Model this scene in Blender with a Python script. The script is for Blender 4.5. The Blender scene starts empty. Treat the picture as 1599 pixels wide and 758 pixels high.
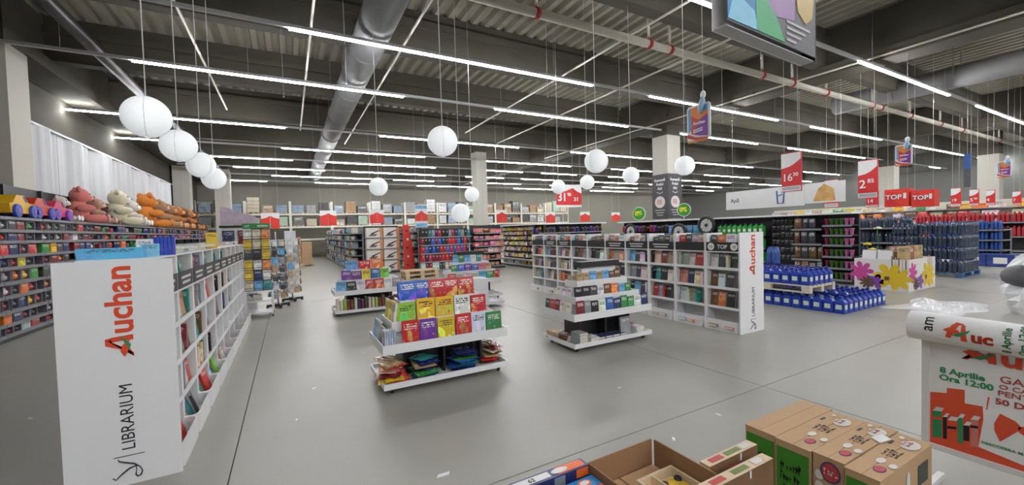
import bpy, bmesh, math, random
from mathutils import Vector, Matrix
R = random.Random(7)
SC = bpy.context.scene
COLL = SC.collection
# ---------------------------------------------------------------- camera
F_PX, YAW, PITCH, ROLL = 634.3, 0.501193, 0.02943, -0.027888
EYE = Vector((0, 0, 1.63))
_cy, _sy, _cp, _sp = math.cos(YAW), math.sin(YAW), math.cos(PITCH), math.sin(PITCH)
FW = Vector((_sy * _cp, _cy * _cp, -_sp)); _rt = Vector((_cy, -_sy, 0)); _up = _rt.cross(FW)
RT = math.cos(ROLL) * _rt + math.sin(ROLL) * _up
UP = -math.sin(ROLL) * _rt + math.cos(ROLL) * _up
cam = bpy.data.cameras.new('camera'); cam.sensor_width = 36; cam.lens = F_PX / 1599 * 36; cam.clip_end = 300; cam.clip_start = .02
camo = bpy.data.objects.new('camera', cam); COLL.objects.link(camo)
m = Matrix((RT, UP, -FW)).transposed().to_4x4(); m.translation = EYE
camo.matrix_world = m; SC.camera = camo
# ---------------------------------------------------------------- world, exposure
w = bpy.data.worlds.new('world'); SC.world = w; w.use_nodes = True
w.node_tree.nodes['Background'].inputs[0].default_value = (.5, .52, .55, 1); w.node_tree.nodes['Background'].inputs[1].default_value = .15
SC.view_settings.view_transform = 'Standard'; SC.view_settings.look = 'None'
SC.view_settings.exposure = 0.12; SC.view_settings.gamma = 1; SC.view_settings.use_curve_mapping = False
SC.cycles.max_bounces = 7; SC.cycles.diffuse_bounces = 4; SC.cycles.glossy_bounces = 3; SC.cycles.transparent_max_bounces = 8
SC.cycles.sample_clamp_indirect = 6
LED_STRENGTH, LANTERN_STRENGTH = 78.0, 0.42
# ---------------------------------------------------------------- pixel helpers (1599 x 758 frame): a pixel is a direction, the plane gives the distance
def ray(x, y): return FW * F_PX + RT * (x - 799.5) + UP * (379 - y)
def onZ(x, y, z=0): d = ray(x, y); return EYE + d * ((z - EYE.z) / d.z)
def onX(x, y, X): d = ray(x, y); return EYE + d * (X / d.x)
def onY(x, y, Y): d = ray(x, y); return EYE + d * (Y / d.y)
# ---------------------------------------------------------------- materials
MATS = {}
def _new(name):
    mt = bpy.data.materials.new(name); mt.use_nodes = True; MATS[name] = mt
    nt = mt.node_tree; return mt, nt, nt.nodes['Principled BSDF']
def mat(name, col, rough=.5, metal=0, vary=.06, scale=8, bump=0, emit=0, alpha=1, trans=0, spec=.5):
    if name in MATS: return MATS[name]
    mt, nt, b = _new(name)
    b.inputs['Roughness'].default_value = rough; b.inputs['Metallic'].default_value = metal
    b.inputs['Specular IOR Level'].default_value = spec
    tc = nt.nodes.new('ShaderNodeTexCoord'); n = nt.nodes.new('ShaderNodeTexNoise'); n.inputs['Scale'].default_value = scale
    n.inputs['Detail'].default_value = 4
    nt.links.new(tc.outputs['Object'], n.inputs['Vector'])
    mx = nt.nodes.new('ShaderNodeMix'); mx.data_type = 'RGBA'
    c = tuple(col); mx.inputs['A'].default_value = tuple(max(0, v * (1 - vary)) for v in c) + (1,)
    mx.inputs['B'].default_value = tuple(min(1, v * (1 + vary)) for v in c) + (1,)
    nt.links.new(n.outputs['Fac'], mx.inputs['Factor']); nt.links.new(mx.outputs['Result'], b.inputs['Base Color'])
    if bump:
        bp = nt.nodes.new('ShaderNodeBump'); bp.inputs['Strength'].default_value = bump; bp.inputs['Distance'].default_value = .02
        nt.links.new(n.outputs['Fac'], bp.inputs['Height']); nt.links.new(bp.outputs['Normal'], b.inputs['Normal'])
    if emit:
        b.inputs['Emission Color'].default_value = c + (1,); b.inputs['Emission Strength'].default_value = emit
    if trans: b.inputs['Transmission Weight'].default_value = trans
    if alpha < 1: b.inputs['Alpha'].default_value = alpha
    return mt
def nd(nt, typ, **kw):
    n = nt.nodes.new(typ)
    for k, v in kw.items(): setattr(n, k, v)
    return n
def math_node(nt, op, a, b=None, c=None):
    n = nd(nt, 'ShaderNodeMath', operation=op)
    for i, v in enumerate((a, b, c)):
        if v is None: continue
        if isinstance(v, (int, float)): n.inputs[i].default_value = v
        else: nt.links.new(v, n.inputs[i])
    return n.outputs[0]
def mixc(nt, f, a, b):
    n = nd(nt, 'ShaderNodeMix', data_type='RGBA')
    for k, v in (('Factor', f), ('A', a), ('B', b)):
        if isinstance(v, tuple): n.inputs[k].default_value = v + (1,)
        elif isinstance(v, (int, float)): n.inputs[k].default_value = v
        else: nt.links.new(v, n.inputs[k])
    return n.outputs['Result']
def tint_mat(name, rough=.5, vary=.1, scale=10, metal=0, bump=0, mul=1.0):
    """a material whose colour is the object's own colour"""
    if name in MATS: return MATS[name]
    mt, nt, b = _new(name); b.inputs['Roughness'].default_value = rough; b.inputs['Metallic'].default_value = metal
    oi = nd(nt, 'ShaderNodeObjectInfo'); tc = nd(nt, 'ShaderNodeTexCoord'); n = nd(nt, 'ShaderNodeTexNoise'); n.inputs['Scale'].default_value = scale
    nt.links.new(tc.outputs['Object'], n.inputs['Vector'])
    f = math_node(nt, 'MULTIPLY_ADD', n.outputs['Fac'], vary * 2 * mul, (1 - vary) * mul)
    vm = nd(nt, 'ShaderNodeVectorMath', operation='SCALE'); nt.links.new(oi.outputs['Color'], vm.inputs[0]); nt.links.new(f, vm.inputs['Scale'])
    nt.links.new(vm.outputs[0], b.inputs['Base Color'])
    if bump:
        bp = nd(nt, 'ShaderNodeBump'); bp.inputs['Strength'].default_value = bump; nt.links.new(n.outputs['Fac'], bp.inputs['Height']); nt.links.new(bp.outputs['Normal'], b.inputs['Normal'])
    return mt
def print_mat(name, rough=.35, art=.5, title=(.70, .88), art_scale=2.2, hue=.22, lines=7):
    """printed cover: the object's colour, a picture patch and lines of print laid out over the object's own box"""
    if name in MATS: return MATS[name]
    mt, nt, b = _new(name); b.inputs['Roughness'].default_value = rough
    oi = nd(nt, 'ShaderNodeObjectInfo'); tc = nd(nt, 'ShaderNodeTexCoord'); sp = nd(nt, 'ShaderNodeSeparateXYZ')
    nt.links.new(tc.outputs['Generated'], sp.inputs[0]); gx, gz = sp.outputs['X'], sp.outputs['Z']; rnd = oi.outputs['Random']
    wv = math_node(nt, 'MULTIPLY', rnd, 97.0)
    n1 = nd(nt, 'ShaderNodeTexNoise', noise_dimensions='4D'); n1.inputs['Scale'].default_value = art_scale; n1.inputs['Detail'].default_value = 2.5
    nt.links.new(tc.outputs['Generated'], n1.inputs['Vector']); nt.links.new(wv, n1.inputs['W'])
    hs = nd(nt, 'ShaderNodeHueSaturation'); nt.links.new(oi.outputs['Color'], hs.inputs['Color'])
    nt.links.new(math_node(nt, 'MULTIPLY_ADD', n1.outputs['Fac'], hue, .5 - hue / 2), hs.inputs['Hue']); hs.inputs['Saturation'].default_value = .9
    nt.links.new(math_node(nt, 'MULTIPLY_ADD', rnd, 1.2, .7), hs.inputs['Value'])
    # picture zone
    inz = math_node(nt, 'MULTIPLY', math_node(nt, 'GREATER_THAN', gz, .10), math_node(nt, 'LESS_THAN', gz, title[0] - .03))
    blob = math_node(nt, 'GREATER_THAN', n1.outputs['Fac'], .52)
    c1 = mixc(nt, math_node(nt, 'MULTIPLY', math_node(nt, 'MULTIPLY', inz, blob), art), oi.outputs['Color'], hs.outputs['Color'])
    n3 = nd(nt, 'ShaderNodeTexVoronoi', voronoi_dimensions='4D'); n3.inputs['Scale'].default_value = art_scale * 2.2
    nt.links.new(tc.outputs['Generated'], n3.inputs['Vector']); nt.links.new(wv, n3.inputs['W'])
    spot = math_node(nt, 'MULTIPLY', math_node(nt, 'LESS_THAN', n3.outputs['Distance'], .33), inz)
    c2 = mixc(nt, math_node(nt, 'MULTIPLY', spot, art * hue), c1, n3.outputs['Color'])
    # print lines
    bw = nd(nt, 'ShaderNodeRGBToBW'); nt.links.new(oi.outputs['Color'], bw.inputs[0])
    ink = mixc(nt, math_node(nt, 'GREATER_THAN', bw.outputs[0], .33), (.85, .83, .78), (.05, .04, .06))
    cb = nd(nt, 'ShaderNodeCombineXYZ'); nt.links.new(math_node(nt, 'MULTIPLY', gx, 16), cb.inputs[0]); nt.links.new(math_node(nt, 'MULTIPLY', math_node(nt, 'FLOOR', math_node(nt, 'MULTIPLY', gz, lines * 3)), 3.7), cb.inputs[1]); nt.links.new(wv, cb.inputs[2])
    n2 = nd(nt, 'ShaderNodeTexNoise'); n2.inputs['Scale'].default_value = 1.0; nt.links.new(cb.outputs[0], n2.inputs['Vector'])
    row = math_node(nt, 'LESS_THAN', math_node(nt, 'FRACT', math_node(nt, 'MULTIPLY', gz, lines * 3)), .6)
    zone = math_node(nt, 'MULTIPLY', math_node(nt, 'GREATER_THAN', gz, title[0]), math_node(nt, 'LESS_THAN', gz, title[1]))
    side = math_node(nt, 'MULTIPLY', math_node(nt, 'GREATER_THAN', gx, .12), math_node(nt, 'LESS_THAN', gx, .88))
    txt = math_node(nt, 'MULTIPLY', math_node(nt, 'MULTIPLY', row, zone), math_node(nt, 'MULTIPLY', side, math_node(nt, 'GREATER_THAN', n2.outputs['Fac'], .47)))
    nt.links.new(mixc(nt, txt, c2, ink), b.inputs['Base Color'])
    return mt
# ---------------------------------------------------------------- mesh building
class MB:
    def __init__(s): s.v, s.f, s.mi, s.sm = [], [], [], []
    def face(s, pts, mi=0, smooth=False):
        i = len(s.v); s.v += [tuple(p) for p in pts]; s.f.append(tuple(range(i, i + len(pts)))); s.mi.append(mi); s.sm.append(smooth); return s
    def box(s, x0, x1, y0, y1, z0, z1, mi=0, tf=None, mis=None):
        i = len(s.v); c = [(x, y, z) for z in (z0, z1) for y in (y0, y1) for x in (x0, x1)]
        if tf is not None: c = [tuple(tf @ Vector(p)) for p in c]
        s.v += c
        for k, q in enumerate(((0, 2, 3, 1), (4, 5, 7, 6), (0, 1, 5, 4), (2, 6, 7, 3), (0, 4, 6, 2), (1, 3, 7, 5))):   # bottom top front(-y) back left right
            s.f.append(tuple(i + j for j in q)); s.mi.append(mis[k] if mis else mi); s.sm.append(False)
        return s
    def lathe(s, prof, seg=12, mi=0, tf=None, smooth=True, cap=True):
        i = len(s.v)
        for r, z in prof:
            for k in range(seg):
                a = 2 * math.pi * k / seg; p = Vector((r * math.cos(a), r * math.sin(a), z)); s.v.append(tuple(tf @ p) if tf is not None else tuple(p))
        for j in range(len(prof) - 1):
            for k in range(seg):
                k2 = (k + 1) % seg; s.f.append((i + j * seg + k, i + j * seg + k2, i + (j + 1) * seg + k2, i + (j + 1) * seg + k)); s.mi.append(mi); s.sm.append(smooth)
        if cap:
            s.f.append(tuple(i + k for k in range(seg))[::-1]); s.mi.append(mi); s.sm.append(False)
            e = i + (len(prof) - 1) * seg; s.f.append(tuple(e + k for k in range(seg))); s.mi.append(mi); s.sm.append(False)
        return s
    def ell(s, c, r, seg=12, rings=8, mi=0, rot=None):
        tf = Matrix.Translation(c) @ (rot.to_4x4() if rot else Matrix.Identity(4)) @ Matrix.Diagonal((r[0], r[1], r[2], 1))
        pr = [(max(.02, math.sin(math.pi * j / rings)), -math.cos(math.pi * j / rings)) for j in range(rings + 1)]
        return s.lathe(pr, seg, mi, tf)
    def tube(s, pts, r, seg=6, mi=0, closed=False):
        pts = [Vector(p) for p in pts]; n = len(pts); i = len(s.v); u = None
        for k, p in enumerate(pts):
            d = (pts[min(k + 1, n - 1)] - pts[max(k - 1, 0)]) if not closed else pts[(k + 1) % n] - pts[k - 1]
            d.normalize()
            if u is None: u = d.orthogonal().normalized()
            u = (u - d * u.dot(d)).normalized(); v = d.cross(u); rr = r[k] if isinstance(r, (list, tuple)) else r
            for q in range(seg):
                a = 2 * math.pi * q / seg; s.v.append(tuple(p + u * rr * math.cos(a) + v * rr * math.sin(a)))
        for k in range(n if closed else n - 1):
            k1 = (k + 1) % n
            for q in range(seg):
                q2 = (q + 1) % seg; s.f.append((i + k * seg + q, i + k * seg + q2, i + k1 * seg + q2, i + k1 * seg + q)); s.mi.append(mi); s.sm.append(True)
        if not closed:
            s.f.append(tuple(i + q for q in range(seg))[::-1]); s.f.append(tuple(i + (n - 1) * seg + q for q in range(seg))); s.mi += [mi, mi]; s.sm += [False, False]
        return s
    def prism(s, poly, d0, d1, axis='y', mi=0, side=None):
        """poly of (a,b): axis y -> (x,z), axis x -> (y,z), axis z -> (x,y)"""
        def P(a, b, d): return {'y': (a, d, b), 'x': (d, a, b), 'z': (a, b, d)}[axis]
        n = len(poly); i = len(s.v); s.v += [P(a, b, d0) for a, b in poly] + [P(a, b, d1) for a, b in poly]
        s.f.append(tuple(range(i, i + n))); s.f.append(tuple(range(i + n, i + 2 * n))[::-1]); s.mi += [mi, mi]; s.sm += [False, False]
        for k in range(n):
            k2 = (k + 1) % n; s.f.append((i + k, i + n + k, i + n + k2, i + k2)); s.mi.append(mi if side is None else side); s.sm.append(False)
        return s
    def mesh(s, name, mats):
        me = bpy.data.meshes.new(name); me.from_pydata(s.v, [], s.f)
        for t in (mats if isinstance(mats, (list, tuple)) else [mats]): me.materials.append(t)
        me.polygons.foreach_set('material_index', s.mi); me.polygons.foreach_set('use_smooth', s.sm)
        bm = bmesh.new(); bm.from_mesh(me); bmesh.ops.recalc_face_normals(bm, faces=bm.faces); bm.to_mesh(me); bm.free()
        me.update(); return me
def obj(name, me, parent=None, loc=(0, 0, 0), rot=(0, 0, 0), scale=(1, 1, 1), color=None, mats=None):
    if isinstance(me, MB): me = me.mesh(name, mats)
    o = bpy.data.objects.new(name, me); COLL.objects.link(o)
    if parent is not None: o.parent = parent
    o.location = loc; o.rotation_euler = rot; o.scale = scale
    if color is not None: o.color = tuple(color) + (1,)
    return o
def tag(o, label=None, cat=None, group=None, kind=None):
    if label: o['label'] = label
    if cat: o['category'] = cat
    if group: o['group'] = group
    if kind: o['kind'] = kind
    return o
def thing(name, label, cat, loc=(0, 0, 0), rz=0, group=None):
    o = bpy.data.objects.new(name, None); COLL.objects.link(o); o.location = loc; o.rotation_euler = (0, 0, rz); o.empty_display_size = .05
    return tag(o, label, cat, group)
def struct(name, mb, mats, parent=None, label=None):
    o = obj(name, mb, parent, mats=mats)
    if parent is None: o['kind'] = 'structure'
    if label: o['label'] = label
    return o
_TX = {}
def text_mesh(body, size, mt, bold=0, width=1, ext=.0006, align='LEFT'):
    k = (body, size, mt.name, bold, width, align)
    if k not in _TX:
        c = bpy.data.curves.new('lettering', 'FONT'); c.body = body; c.size = size; c.offset = bold; c.extrude = ext; c.align_x = align; c.align_y = 'BOTTOM_BASELINE'; c.resolution_u = 3
        o = bpy.data.objects.new('lettering', c); me = bpy.data.meshes.new_from_object(o); me.materials.clear(); me.materials.append(mt)
        if width != 1: me.transform(Matrix.Diagonal((width, 1, 1, 1)))
        bpy.data.objects.remove(o); bpy.data.curves.remove(c); _TX[k] = me
    return _TX[k]
def frame(o, x, up):
    """basis: local x axis, local y axis (in world/parent), local z their normal"""
    x = Vector(x).normalized(); u = Vector(up); u = (u - x * u.dot(x)).normalized(); n = x.cross(u)
    M = Matrix((x, u, n)).transposed().to_4x4(); M.translation = o.location; M = M @ Matrix.Diagonal((o.scale[0], o.scale[1], o.scale[2], 1))
    o.matrix_local = M; return o
def text(body, size, mt, parent, loc, x=(1, 0, 0), up=(0, 0, 1), bold=0, width=1, align='LEFT', name='lettering'):
    o = obj(name, text_mesh(body, size, mt, bold, width, align=align), parent, loc); return frame(o, x, up)
ORD = 'first second third fourth fifth sixth seventh eighth ninth tenth eleventh twelfth thirteenth fourteenth fifteenth sixteenth seventeenth eighteenth nineteenth twentieth twenty-first twenty-second twenty-third twenty-fourth twenty-fifth twenty-sixth twenty-seventh twenty-eighth twenty-ninth thirtieth thirty-first thirty-second thirty-third thirty-fourth thirty-fifth thirty-sixth'.split()
PAL = {'black': (.02, .02, .022), 'charcoal': (.06, .06, .07), 'red': (.55, .03, .03), 'dark red': (.22, .02, .03), 'orange': (.75, .2, .03), 'yellow': (.8, .55, .03), 'cream': (.7, .62, .47),
       'white': (.75, .75, .73), 'green': (.05, .28, .07), 'teal': (.03, .25, .26), 'blue': (.03, .13, .5), 'navy': (.02, .035, .14), 'sky blue': (.15, .45, .72), 'purple': (.16, .05, .3),
       'pink': (.72, .2, .32), 'brown': (.16, .07, .03), 'grey': (.3, .31, .33), 'tan': (.5, .33, .18), 'lime green': (.3, .55, .06), 'salmon': (.75, .3, .22)}
def pick(names): k = R.choice(names); c = PAL[k]; return k, tuple(min(1, v * R.uniform(.8, 1.2)) for v in c)
# common materials
WHITE = mat('white_lacquer', (.80, .80, .81), .38, vary=.015); WHITE2 = mat('white_board', (.78, .78, .80), .6, vary=.02)
BLACK = mat('black_laminate', (.018, .018, .02), .45); BLACKM = mat('black_metal', (.03, .03, .034), .4, spec=.4)
STEEL = mat('grey_steel', (.45, .46, .48), .35, .6); RAIL = mat('rail_aluminium', (.55, .56, .58), .5); DGREY = mat('dark_grey_plastic', (.09, .09, .1), .5)
CARD = mat('brown_cardboard', (.50, .31, .17), .8, vary=.06, scale=14); CARDIN = mat('dark_cardboard', (.30, .17, .085), .85, vary=.08)
WOOD = mat('raw_pallet_wood', (.56, .41, .26), .8, vary=.18, scale=20); PAGES = mat('paper_pages', (.74, .70, .60), .8, vary=.08, scale=40)
REDP = mat('red_print', (.72, .05, .03), .5, vary=.03); LOGO = mat('logo_red', (.72, .075, .025), .5, vary=.02); GREENP = mat('print_green', (.03, .27, .09), .5, vary=.02)
INK = mat('black_ink', (.012, .012, .014), .5); WPRINT = mat('white_print', (.82, .82, .82), .5, vary=.01); PAPER = mat('white_paper', (.80, .80, .80), .6, vary=.02)
COVER = print_mat('book_cover'); KCOVER = print_mat('picture_book_cover', art=.95, hue=.7, art_scale=2.6, title=(.68, .9), lines=4); PACK = print_mat('package_print', art=.7, art_scale=3.0, title=(.62, .92), lines=4)
TINT = tint_mat('tinted_plastic', .4); TINTM = tint_mat('tinted_matte', .75, .12)
# ================================================================ STRUCTURE
def floor_mat():
    mt, nt, b = _new('polished_concrete'); tc = nd(nt, 'ShaderNodeTexCoord'); g = nd(nt, 'ShaderNodeNewGeometry')
    n1 = nd(nt, 'ShaderNodeTexNoise'); n1.inputs['Scale'].default_value = .55; n1.inputs['Detail'].default_value = 2; nt.links.new(g.outputs['Position'], n1.inputs['Vector'])
    n2 = nd(nt, 'ShaderNodeTexNoise'); n2.inputs['Scale'].default_value = 3.1; n2.inputs['Detail'].default_value = 3; nt.links.new(g.outputs['Position'], n2.inputs['Vector'])
    f = math_node(nt, 'MULTIPLY_ADD', n1.outputs['Fac'], .8, math_node(nt, 'MULTIPLY', n2.outputs['Fac'], .25))
    nt.links.new(mixc(nt, f, (.265, .258, .225), (.375, .368, .33)), b.inputs['Base Color'])
    b.inputs['Roughness'].default_value = .34; b.inputs['Specular IOR Level'].default_value = .45
    return mt
FLOOR = floor_mat()
CONC = mat('dark_concrete', (.088, .080, .063), .9, vary=.25, scale=1.2, bump=.15); CONCL = mat('pale_column_paint', (.56, .54, .48), .7, vary=.04, scale=1)
DECK = mat('deck_sheet', (.40, .38, .315), .6, vary=.12, scale=.8); JOINT = mat('joint_sealant', (.05, .05, .05), .8)
WALLM = mat('beige_wall', (.22, .21, .175), .85, vary=.05, scale=1); DARKW = mat('dim_wall', (.22, .22, .21), .85)
XJ = [-5.6, -4.94, -.42, 4.10, 8.62, 13.14, 17.66, 22.18, 26.7, 31.2, 35.7, 40.2, 46.0]
YJ = [-13.2, -6.68, 2.34, 11.36, 20.4, 29.4, 36.0]
fl = struct('floor', MB().box(-5.6, 46, -13.2, 36, -.12, -.012), [JOINT])
for a in range(len(XJ) - 1):
    for b_ in range(len(YJ) - 1):
        obj('slab', MB().box(XJ[a] + .004, XJ[a + 1] - .004, YJ[b_] + .004, YJ[b_ + 1] - .004, -.012, 0), fl, mats=[FLOOR])
DZ = 7.05
ce = struct('ceiling', MB().box(-5.6, 46, -13.2, 36, DZ + .14, DZ + .3), [CONC])
pf = []   # trapezoid deck sheet, three ribs, running along Y
for k in range(3):
    x = k * .34; pf += [(x, .13), (x + .10, .13), (x + .14, 0), (x + .27, 0), (x + .31, .13)]
pf.append((1.02, .13))
mb = MB()
for k in range(len(pf) - 1): mb.face([(pf[k][0], -13.2, pf[k][1]), (pf[k + 1][0], -13.2, pf[k + 1][1]), (pf[k + 1][0], 36, pf[k + 1][1]), (pf[k][0], 36, pf[k][1])])
dm = mb.mesh('deck_sheet', [DECK])
for k in range(51): obj('deck_sheet', dm, ce, (-5.6 + 1.02 * k, 0, DZ))
struct('wall_left', MB().box(-5.8, -5.6, -13.2, 36, 0, 7.3), [CONC]); struct('wall_back', MB().box(-5.6, 46, 36, 36.2, 0, 7.3), [WALLM])
struct('wall_right', MB().box(46, 46.2, -13.2, 36, 0, 7.3), [DARKW]); struct('wall_front', MB().box(-5.6, 46, -13.4, -13.2, 0, 7.3), [DARKW])
for y in [-10.15, -6.15, -2.15, 1.85, 5.85, 9.85, 13.85, 17.85, 21.85, 25.85, 29.85, 33.85]:
    mb = MB().box(-5.6, 46, y, y + .3, 6.0, DZ - .002); mb.box(-5.6, 46, y - .08, y + .38, 6.62, 6.8)
    struct('ceiling_beam', mb, [CONC])
for x in (-5.55, 13.35, 27.0): struct('main_beam', MB().box(x, x + .75, -13.2, 36, 5.72, 6.0).box(x + .12, x + .63, -13.2, 36, 6.0, 7.0), [CONC])
def column(x0, y0, s, clad=5.7, label=None):
    c = struct('column', MB().box(x0 + .02, x0 + s - .02, y0 + .02, y0 + s - .02, 0, 6.4), [CONC])
    for k, (a, b, c_, d) in enumerate(((x0, x0 + s / 2 - .003, y0, y0 + .02), (x0 + s / 2 + .003, x0 + s, y0, y0 + .02), (x0, x0 + .02, y0 + .02, y0 + s), (x0 + s - .02, x0 + s, y0 + .02, y0 + s))):
        obj('cladding_panel', MB().box(a, b, c_, d, 0, clad), c, mats=[CONCL])
    return c
p = onX(17, 150, -4.72); column(-5.5, p.y - .1, .78, 5.6)
p = onX(301, 310, -4.75); column(-5.5, p.y - .7, .75, 5.9)
p = onX(764, 330, 9.5); column(8.9, 20.0, .62, 5.9)
ca = onY(1042, 235, 11.3); column(ca.x, 11.3, .76, 5.3)
for px, X in ((1371, 34.0), (1526, 34.0)):
    q = onX(px, 280, X); column(X, q.y - .8, .8, 5.1)
q = onY(348, 320, 31.2); column(q.x - .4, 31.2, .8, 6)
# white pleated screen over the toy shelves
CURT = mat('white_pleated_sheet', (.60, .61, .63), .5, vary=.05, scale=1.5)
cu = thing('pleated_screen', 'white pleated sheet screen hanging above the toy shelves', 'screen', (-5.05, 0, 2.4))
yy = 12.75; kk = 0
while yy < 25.9:
    L = min(1.9, 26 - yy); mb = MB(); n = 26
    for j in range(n):
        def pt(t, z): return ((.07 * math.sin(t * 3.3) + .035 * math.sin(t * 7.7 + 1) + .012 * math.sin(t * 19)) * (1.0 if z else 1.15), t, z)
        a, b_ = yy + L * j / n, yy + L * (j + 1) / n
        mb.face([pt(a, 0), pt(b_, 0), pt(b_, 1.98), pt(a, 1.98)], smooth=True)
    o = obj('sheet_panel', mb, cu, mats=[CURT]); yy += L + .015
obj('hanging_rail', MB().box(-.03, .03, 12.7, 26, 1.98, 2.03), cu, mats=[STEEL])
for q in range(8): obj('bracket', MB().box(-.55, -.03, 12.8 + 1.85 * q, 12.83 + 1.85 * q, 1.99, 2.02), cu, mats=[STEEL])
# ---------------------------------------------------------------- lights: trunking rails along X with LED strips
LED = mat('led_diffuser', (.98, .985, 1.0), .5, vary=0, emit=LED_STRENGTH)
RZ = 5.5
def lin(c): return (RZ - 1.63) / c
def cpix(x, y): d = ray(x, y); return d.z / d.y
rails = [('over the camera end', lin(.833), [(1077, 1136), (1342, 1482), (1525, 1640)]),
         ('second', lin(.4472), [(450, 925), (1015, 1214), (1266, 1376), (1425, 1504), (1527, 1566), (1584, 1600)]),
         ('third', lin(.3334), [(205, 630), (773, 980), (1063, 1183), (1231, 1350), (1452, 1494)]),
         ('fourth', lin(.2335), [(40, 445), (593, 810), (892, 1017), (1087, 1175), (1255, 1310), (1400, 1430)]),
         ('fifth', lin(.19), [(90, 248), (440, 663), (749, 891), (955, 1017), (1100, 1170), (1250, 1290)])]
def xat(px, Y):   # X on the rail (Y, RZ) seen at image column px
    lo, hi = -30.0, 60.0
    best = None
    for k in range(60):
        md = (lo + hi) / 2; v = Vector((md, Y, RZ)) - EYE; z = v.dot(FW); x = 799.5 + F_PX * v.dot(RT) / z if z > .05 else (-9e9 if md < 0 else 9e9)
        if x < px: lo = md
        else: hi = md
    return lo
segs = []
for nm, Y, ss in rails: segs.append((Y, [(xat(a, Y), min(44, xat(b, Y))) for a, b in ss]))
Y = lin(.19)
for j in range(4):
    Y += 3.1; x = -4.2 + 1.7 * (j % 3); s = []
    while x < 40:
        L = R.choice((3.0, 4.5, 4.5, 6.0)); s.append((x, x + L)); x += L + R.choice((1.5, 3.0, 3.0))
    segs.append((Y, s))
for Yb, x0_, on in ((.9, -2.0, 3.0), (-3.0, -4.0, 6.0), (-6.8, -3.0, 6.0), (-10.6, -4.0, 6.0)):  # unseen rails carrying the row on, added to brighten the dark foreground
    segs.append((Yb, [(x0_ + 7.5 * q, x0_ + 7.5 * q + on) for q in range(6)]))
RW = 'nearest second third fourth fifth sixth seventh eighth ninth tenth'.split() + ['rail just behind the camera,', 'second rail behind the camera,', 'third rail behind the camera,', 'rearmost']
for i, (Y, ss) in enumerate(segs):
    t = thing('light_rail', f'{RW[i]} ceiling light rail of white tube strips, counting away from the camera' if i < 9 else f'added unseen ceiling light rail of white tubes, {ORD[i - 9]} one behind the camera', 'light rail', (0, Y, RZ), group='ceiling light rails')
    x0 = -4.9 if i else 2.0
    obj('rail', MB().box(x0, 45.5, -.035, .035, .012, .075), t, mats=[RAIL])
    for a, b_ in ss:
        n = max(1, round((b_ - a) / 1.5)); L = (b_ - a) / n
        for k in range(n): obj('tube_strip', MB().box(a + k * L + .006, a + (k + 1) * L - .006, -.03, .03, -.02, .012), t, mats=[LED])
    x = x0 + 1.0
    while x < 45: obj('hanger_wire', MB().tube([(x, 0, .07), (x, 0, DZ + .13 - RZ)], .006, 4), t, mats=[STEEL]); x += 5.0
# ---------------------------------------------------------------- pipes and ducts
GALV = mat('galvanised_duct', (.20, .20, .205), .7, 0, vary=.15, scale=2); PIPE = mat('cream_pipe', (.60, .57, .49), .5, vary=.06); REDC = mat('red_coupling', (.4, .03, .03), .5)
def duct(name, x, z, r, y0, y1, label, joint=3.0):
    t = thing(name, label, 'duct', (x, 0, z))
    obj('duct_tube', MB().tube([(0, y0, 0), (0, y1, 0)], r, 20), t, mats=[GALV]); y = y0 + 1
    while y < y1: obj('flange', MB().tube([(0, y, 0), (0, y + .05, 0)], r + .025, 20), t, mats=[GALV]); y += joint
    y = y0 + .5
    while y < y1: obj('strap', MB().box(-r - .012, -r, y, y + .03, 0, DZ - z).box(r, r + .012, y, y + .03, 0, DZ - z), t, mats=[STEEL]); y += 4
a = onZ(603, 0, 6.0); DUX = a.x; duct('ventilation_duct', a.x, 6.0, .36, 3, 34, 'grey round ventilation duct running away above the book displays')
a = onZ(1470, 128, 6.06); b_ = onZ(1300, 165, 6.06); duct('ventilation_duct', (a.x + b_.x) / 2, 6.06, .34, -4, b_.y, 'wide grey ventilation duct at the upper right beyond the sprinkler pipe')
dp = onZ(70, 0, 5.86); mb = MB().tube([(dp.x, -4, 5.86), (dp.x, 30, 5.86)], .13, 12)
tag(obj('drain_pipe', mb, mats=[BLACKM]), 'black drain pipe along the ceiling above the toy shelves', 'pipe')
PZ = 5.62; Yp = (PZ - 1.63) / .624
t = thing('sprinkler_pipe', 'thick cream sprinkler pipe with red couplings under the ceiling', 'pipe', (0, Yp, PZ))
obj('main_pipe', MB().tube([(2.4, 0, 0), (45, 0, 0)], .085, 12), t, mats=[PIPE])
for px in (838, 1013, 1046, 1190, 1237, 1290, 1362, 1375, 1421, 1468, 1502, 1560):
    d = None; X = onZ(px, 100, PZ).x
    v = lambda X: 799.5 + F_PX * (Vector((X, Yp, PZ)) - EYE).dot(RT) / (Vector((X, Yp, PZ)) - EYE).dot(FW)
    lo, hi = -5, 44
    for k in range(40):
        md = (lo + hi) / 2
        if v(md) < px: lo = md
        else: hi = md
    obj('coupling', MB().tube([(lo - .04, 0, 0), (lo + .04, 0, 0)], .108, 12).tube([(lo, 0, 0), (lo, 0, .17)], .03, 6), t, mats=[REDC])
    obj('riser', MB().tube([(lo, 0, .1), (lo, 0, DZ - PZ)], .03, 6), t, mats=[PIPE])
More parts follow.
